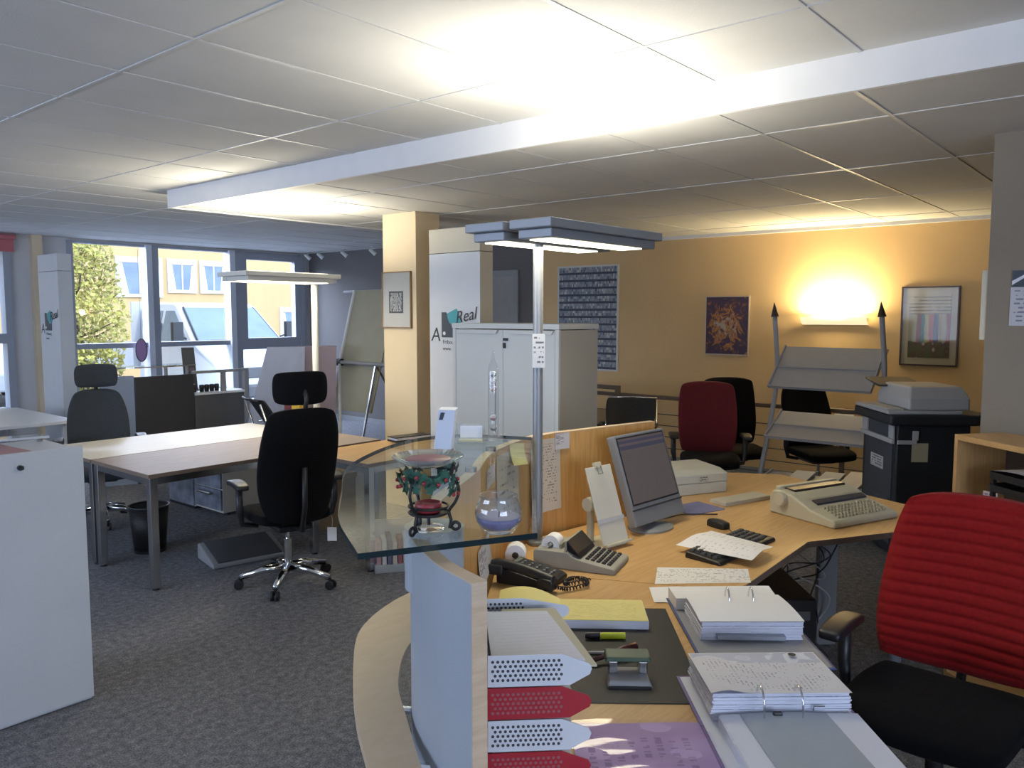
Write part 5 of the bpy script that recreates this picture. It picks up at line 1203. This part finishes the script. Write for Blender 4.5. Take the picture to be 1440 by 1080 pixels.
# keyboard with a sheet lying across it
t = thing('keyboard', 'black computer keyboard half covered by a white sheet', 'keyboard', (3.085, 1.405, ZD), -3); t.scale = (1.08, 1.0, 1)
MB().hexa([(-.225, -.085, 0), (.225, -.085, 0), (.215, .08, 0), (-.215, .08, 0), (-.225, -.08, .016), (.225, -.08, .016), (.215, .075, .028), (-.215, .075, .028)]).build('case', BLACKPL, t, bevel=.006, seg=3)
kb = MB()
for r_ in range(5):
    for j in range(19):
        x = -.20 + .0212 * j; y = -.055 + .026 * r_; z = .0175 + (y + .08) * .075
        kb.hexa([(x, y, z), (x + .0185, y, z), (x + .0185, y + .021, z), (x, y + .021, z), (x + .003, y + .003, z + .007), (x + .0155, y + .003, z + .007), (x + .0155, y + .018, z + .007), (x + .003, y + .018, z + .007)])
kb.build('keys', DARKPL, t)
sheet('invoice_sheet', 'white printed sheet bridging the black keyboard', [(2.90, 1.235, ZD + .030), (3.11, 1.235, ZD + .036), (3.16, 1.53, ZD + .040), (2.90, 1.56, ZD + .030)], printed('order_sheet', (.84, .83, .84), (.25, .25, .28), 14, .3, .25, 44, cell=80, strength=.5), curl=.012)
t = thing('computer_mouse', 'black computer mouse behind the keyboard', 'mouse', (3.375, 1.60, ZD), 160)
MB().pad(lambda x, y, z: (x * .031 * (1 - .25 * (abs(x * y)) ** 2), y * .056 * (1 - .1 * abs(x * y) ** 2), .018 + z * .018 * (1 - .35 * y * y - .3 * x * x) if z > 0 else .001), 8, 10, 2).build('shell', BLACKPL, t, smooth=True, sub=1)
MB().box(-.004, .004, -.035, -.018, .030, .0365).build('wheel', GREYPL, t, bevel=.002)
MB().tube(spline([(0, .055, .012), (.03, .12, .004), (.10, .20, .004), (.05, .30, .004)], 8), .002, 6).build('cable', BLACKPL, t, smooth=True)
o = MB().prism(rrect(.23, .19, .012), 0, .003).build('mouse_mat', mat('mat_violet', (.17, .18, .36), .6, var=.15, vscale=14)); tag(o, 'blue-violet mouse mat beside the monitor', 'mouse mat', loc=(3.63, 1.845, ZD), rotz=-18)
# monitor
t = thing('monitor', 'silver-framed flat monitor tilted back on a round foot', 'monitor', (3.165, 1.83, ZD), -4)
ti = Matrix.Translation((0.03, -.025, .105)) @ Matrix.Rotation(R(-19), 4, 'X')
mb = MB().lathe([(0, 0), (.118, 0), (.118, .008), (.10, .016), (.04, .024), (0, .024)], n=40, sq=.8); mb.build('foot', SILVER, t, smooth=False)
MB().tube([(.0, .02, .02), (0.01, .035, .09), (.03, .045, .16)], .03, 12, radii=[.04, .03, .03]).build('neck', DARKPL, t, smooth=True)
MB().box(-.205, .185, 0, .042, -.065, .345, ti).build('housing', SILVER, t, bevel=.006)
MB().box(-.192, .172, -.0015, -.0003, .025, .332, ti).build('bezel', BLACKPL, t)
scr_m, nt_, b_ = base('dark_screen'); b_.inputs['Base Color'].default_value = (.03, .025, .025, 1); b_.inputs['Roughness'].default_value = .22
tcn = node(nt_, 'ShaderNodeTexCoord'); sp = node(nt_, 'ShaderNodeSeparateXYZ'); nt_.links.new(tcn.outputs['Generated'], sp.inputs[0])
r1 = ramp(nt_, [(0, (.115, .098, .098)), (.80, (.13, .108, .106)), (.82, (.05, .055, .10)), (.88, (.12, .10, .11)), (.92, (.05, .055, .11)), (.96, (.11, .09, .10))], 'CONSTANT'); nt_.links.new(sp.outputs['Z'], r1.inputs['Fac']); nt_.links.new(r1.outputs['Color'], b_.inputs['Emission Color']); b_.inputs['Emission Strength'].default_value = .55
MB().box(-.186, .166, -.0026, -.0017, .032, .326, ti).build('screen', scr_m, t)
MB().box(-.204, .184, -.003, -.0001, .002, .010, ti).build('chin_groove', DARKPL, t)
MB().tube(spline([(.03, .05, .14), (.08, .10, .06), (.16, .05, .006), (.30, .02, .004), (.42, -.10, .004)], 8), .003, 6).build('cable', BLACKPL, t, smooth=True)
# copy holder
t = thing('copy_holder', 'narrow ivory copy holder board on a stand beside the monitor', 'copy holder', (2.80, 1.79, ZD), -8)
MB().box(-.08, .08, .0, .15, 0, .008).build('foot', IVORY, t, bevel=.003); MB().box(-.05, -.025, .09, .115, .0085, .20).build('stand', IVORY, t, bevel=.004)
th_ = Matrix.Translation((0, -.01, .012)) @ Matrix.Rotation(R(-19), 4, 'X')
MB().box(-.075, .082, 0, .006, .0, .335, th_).build('board', mat('ivory_board', (.62, .60, .52), .45), t, bevel=.002)
MB().box(-.078, .085, -.022, -.0005, -.0, .010, th_).build('ledge', IVORY, t, bevel=.002)
MB().box(-.078, .085, -.004, -.0005, .10, .115, th_).build('line_guide', LIGHTPL, t)
MB().box(-.02, .022, -.004, .010, .325, .352, th_).build('clip_plate', IVORY, t, bevel=.002); MB().tube([th_ @ Vector(p) for p in ((-.012, -.006, .335), (-.014, -.010, .30), (.012, -.010, .30), (.012, -.006, .335))], .0018, 6).build('clip', STEEL, t)
kn = MB().cyl((-.045, .09, .175), (-.075, .09, .175), .028, n=24).build('knob', IVORY, t); smooth_angle(kn)
# printing calculator
CAL = mat('calculator_grey', (.34, .33, .28), .5); KEY = mat('key_dark', (.045, .043, .043), .5)
t = thing('printing_calculator', 'grey-beige printing calculator with paper roll and dark tilted display', 'calculator', (2.535, 1.775, ZD), 17)
MB().prism_x([(-.165, 0), (-.165, .018), (-.16, .022), (-.03, .042), (.0, .05), (.02, .066), (.15, .066), (.16, .06), (.16, 0)], -.105, .105).build('case', CAL, t, bevel=.004)
MB().hexa([(-.095, -.03, .046), (.095, -.03, .046), (.095, .02, .067), (-.095, .02, .067), (-.092, -.018, .062), (.092, -.018, .062), (.092, .026, .108), (-.092, .026, .108)]).build('display', mat('display_dark', (.008, .009, .014), .35), t, bevel=.003)
MB().prism_x([(.028, .0665), (.028, .105), (.036, .105), (.036, .0665)], -.09, .09).build('display_back', CAL, t)
kk = MB()
for r_ in range(5):
    for j in range(7):
        x = -.075 + .0245 * j; y = -.142 + .0215 * r_; z = .0235 + (y + .16) * .153
        kk.hexa([(x, y, z - .002), (x + .019, y, z - .002), (x + .019, y + .016, z - .002), (x, y + .016, z - .002), (x + .003, y + .003, z + .007), (x + .016, y + .003, z + .007), (x + .016, y + .013, z + .007), (x + .003, y + .013, z + .007)])
kk.build('keys', KEY, t)
MB().box(-.07, .06, .058, .062, .0665, .085).build('tear_bar', CAL, t)
rl = MB().lathe([(.012, -.029), (.037, -.029), (.037, .029), (.012, .029), (.012, -.029)], n=40).build('paper_roll', PAPER, t); rl.rotation_euler = (0, PI / 2, 0); rl.location = (-.03, .105, .075); smooth_angle(rl)
MB().cyl((-.075, .105, .078), (.02, .105, .078), .006, n=12).build('roll_axle', CAL, t)
t = thing('paper_roll', 'loose white paper roll standing beside the telephone', 'paper roll', (2.365, 1.965, ZD), 35)
rl = MB().lathe([(.013, -.029), (.040, -.029), (.040, .029), (.013, .029), (.013, -.029)], n=40).build('roll', PAPER, t); rl.rotation_euler = (0, PI / 2, 0); rl.location = (0, 0, .0402); smooth_angle(rl)
co = MB().lathe([(.010, -.0292), (.0128, -.0292), (.0128, .0292), (.010, .0292), (.010, -.0292)], n=24).build('core', NAVY, t); co.rotation_euler = (0, PI / 2, 0); co.location = (0, 0, .0402)
# telephone
t = thing('telephone', 'black desk telephone with handset and coiled cord', 'telephone', (2.235, 1.785, ZD), 12); t.scale = (.85, .85, .85)
MB().prism_x([(-.12, 0), (-.125, .022), (-.10, .034), (.10, .066), (.125, .058), (.125, 0)], -.085, .11).build('base', BLACKPL, t, bevel=.008, seg=3)
MB().tube(spline([(-.088, -.145, .052), (-.088, -.11, .060), (-.088, 0, .082), (-.088, .10, .088), (-.088, .135, .080)], 5), .022, 14, radii=None).build('handset', BLACKPL, t, smooth=True)
MB().pad(lambda x, y, z: (-.088 + x * .031, -.118 + y * .036, .040 + z * .022 - .006 * y * y), 6, 6, 4).build('mouthpiece', BLACKPL, t, smooth=True, sub=1); MB().pad(lambda x, y, z: (-.088 + x * .030, .112 + y * .034, .066 + z * .022), 6, 6, 4).build('earpiece', BLACKPL, t, smooth=True, sub=1)
kk = MB()
for r_ in range(5):
    for j in range(4):
        x = -.028 + .028 * j; y = -.085 + .035 * r_; z = .037 + (y + .10) * .157
        kk.box(x, x + .015, y, y + .009, z, z + .005)
kk.build('keys', GREYPL, t)
MB().box(-.025, .085, .078, .10, .062, .068).build('display', mat('lcd_grey', (.16, .18, .15), .3), t)
pts = []
for k in range(220):
    u = k / 219; cc = spline([(-.09, -.15, .03), (-.04, -.19, .012), (.05, -.235, .012), (.11, -.20, .012), (.09, -.15, .012), (.02, -.15, .016), (-.03, -.19, .03), (.06, -.25, .03)], 30); i = min(int(u * (len(cc) - 2)), len(cc) - 2)
    p = Vector(cc[i]); tg = (Vector(cc[i + 1]) - p).normalized(); n1_ = tg.cross(Vector((0, 0, 1))).normalized(); n2_ = tg.cross(n1_)
    a = u * 2 * PI * 44; pts.append(p + n1_ * .0075 * math.cos(a) + n2_ * .0075 * math.sin(a))
MB().tube(pts, .0031, 5).build('coiled_cord', BLACKPL, t, smooth=True)
# typewriter
t = thing('electric_typewriter', 'ivory electric typewriter on the right-hand part of the worktop', 'typewriter', (3.95, 1.285, ZD), -21)
MB().prism_x([(-.20, 0), (-.205, .022), (-.19, .034), (-.06, .062), (-.03, .075), (.05, .108), (.12, .118), (.165, .115), (.185, .08), (.185, 0)], -.225, .225).build('case', IVORY, t, bevel=.010, seg=3)
MB().prism_x([(.075, .1125), (.080, .122), (.135, .124), (.14, .1175)], -.17, .19).build('platen_cover', BLACKPL, t)
MB().box(-.20, .21, .142, .17, .112, .130).build('paper_support', IVORY, t, bevel=.004)
kn = MB().cyl((-.2255, .10, .082), (-.255, .10, .082), .032, n=28).build('platen_knob', IVORY, t, bevel=.004); 
MB().prism_x([(-.045, .070), (-.04, .078), (-.012, .090), (-.006, .084)], -.15, .20).build('display_strip', mat('display_blue', (.045, .05, .075), .3), t)
MB().prism_x([(.0, .0875), (.005, .093), (.055, .114), (.06, .110)], -.19, .20).build('lid', IVORY, t, bevel=.002)
kk = MB()
for r_ in range(5):
    for j in range(15):
        x = -.165 + .0232 * j + .004 * r_; y = -.175 + .0235 * r_; z = .036 + (y + .19) * .215
        kk.hexa([(x, y, z - .004), (x + .0195, y, z - .004), (x + .0195, y + .019, z - .004), (x, y + .019, z - .004), (x + .004, y + .004, z + .008), (x + .0155, y + .004, z + .008), (x + .0155, y + .015, z + .008), (x + .004, y + .015, z + .008)])
kk.build('keys', IVORYD, t)
# printer and odds at the back of the worktop
t = thing('printer', 'ivory desktop printer behind the monitor', 'printer', (4.02, 2.12, ZD), -28)
t.scale = (1, 1, .72); MB().box(-.17, .17, -.17, .17, 0, .085).build('base', mat('printer_ivory', (.50, .49, .42), .55), t, bevel=.008); MB().prism_x([(-.17, .0855), (-.17, .15), (-.10, .175), (.12, .185), (.17, .16), (.17, .0855)], -.17, .17).build('cover', mat('printer_ivory', (0, 0, 0)), t, bevel=.006)
MB().box(-.02, .045, -.1725, -.1705, .09, .14).build('print_label', printed('printer_label', (.46, .45, .39), (.06, .05, .05), 3, .5, .7, 51, uaxis='X', vaxis='Z', cell=7), t)
o = MB().box(-.17, .17, -.055, .055, 0, .022).build('flat_tray', mat('tray_ivory', (.50, .47, .38), .5), None, bevel=.004); tag(o, 'flat ivory tray lying between the printer and the typewriter', 'tray', loc=(3.93, 1.74, ZD), rotz=-18)

# ================================================================== UNDER AND BEYOND THE DESK
t = thing('computer_tower', 'black computer tower with a blue light under the worktop', 'computer', (3.62, 1.42, 0), -140)
MB().box(-.24, .24, -.10, .10, .012, .45).build('case', BLACKPL, t, bevel=.006); MB().box(.2405, .252, -.098, .098, .016, .446).build('front_panel', DARKPL, t, bevel=.004)
MB().box(.2525, .256, -.07, .07, .36, .40).build('drive_slot', GREYPL, t, bevel=.002); MB().cyl((.2525, -.03, .27), (.256, -.03, .27), .006, n=12).build('power_light', emitter('blue_led', (.08, .12, 1), 12), t)
for x in (-.2, .2): MB().box(x - .02, x + .02, -.09, .09, 0, .0115).build('foot', BLACKPL, t)
t = thing('cable_bundle', 'tangle of black and grey cables hanging under the worktop', 'cables', (4.0, 1.42, .4))
rng = random.Random(3)
for k in range(7):
    pts = [(rng.uniform(-.06, .06), rng.uniform(-.1, .1), .29)] + [(rng.uniform(-.12, .16), rng.uniform(-.12, .14), .2 - .11 * j) for j in range(4)] + [(rng.uniform(-.2, .2), rng.uniform(-.2, .2), -.39)]
    MB().tube(spline(pts, 8), .004, 6).build('cable', (BLACKPL, LIGHTPL, DARKPL)[k % 3], t, smooth=True)
t = thing('cable_channel', 'pale grey upright cable channel under the worktop', 'channel', (4.14, 1.36, 0), -45)
MB().box(-.05, .05, -.02, .02, 0, .70).build('channel', GREYPL, t, bevel=.004); MB().box(-.08, .08, -.05, .05, 0, .0).build('plate', LIGHTPL, t) if False else None
# red swivel chair in the foreground: ribbed back, black seat
office_chair('office_chair', 'bright red ribbed swivel chair with black seat at the reception desk', (2.72, .54, 0), 88, back=REDFAB, legs=BLACKPL, ribs=15, bw=.255, bh=.275, bz=.785, tilt=21, arms=True, seat_z=.47, narrow=.02, top_narrow=.06, armh=.665)

# brochures in a low floor rack behind the screen
t = thing('magazine_rack', 'low rack of striped brochures on the carpet outside the reception screen', 'rack', (3.64, 3.93, 0), -35)
MB().box(-.26, .26, -.09, .09, .0, .05).box(-.26, .26, .07, .09, .0505, .32).build('frame', PANELBLUE, t, bevel=.003)
cols = [(.45, .30, .32), (.55, .55, .58), (.12, .12, .2), (.5, .47, .42), (.30, .12, .14), (.6, .6, .62), (.2, .22, .3)]
for k in range(14):
    x = -.245 + .035 * k; h_ = .15 + .02 * ((k * 7) % 3)
    o = MB().box(0, .028, -.07, .06, 0, h_).build('brochure', mat('brochure_%d' % (k % 7), cols[k % 7], .5))
    Mx = Matrix.Translation((3.64, 3.93, 0)) @ Matrix.Rotation(R(-35), 4, 'Z'); p = Mx @ Vector((x, 0, .0505))
    tag(o, '%s brochure, %s from left in the low rack outside the reception screen' % (('rose', 'pale grey', 'navy', 'beige', 'dark red', 'light grey', 'slate blue')[k % 7], ('first', 'second', 'third', 'fourth', 'fifth', 'sixth', 'seventh', 'eighth', 'ninth', 'tenth', 'eleventh', 'twelfth', 'thirteenth', 'last')[k]), 'brochure', 'brochures in the low rack', p, -35)

# ================================================================== CAMERA
cam = bpy.data.cameras.new('camera'); co_ = bpy.data.objects.new('camera', cam); COL.objects.link(co_); SC.camera = co_
cam.sensor_width = 36; cam.sensor_fit = 'HORIZONTAL'; cam.lens = 36 * 1132 / 1440; cam.clip_start = .05; cam.clip_end = 300
pt = math.atan(98 / 1132)
co_.location = (0, 0, 1.70); co_.rotation_euler = (PI / 2 - pt, 0, R(40 - 90))
SC.view_settings.view_transform = 'Standard'; SC.view_settings.look = 'None'; SC.view_settings.exposure = 0.0
SC.cycles.use_denoising = True; SC.cycles.max_bounces = 10; SC.cycles.transparent_max_bounces = 24; SC.cycles.sample_clamp_indirect = 6
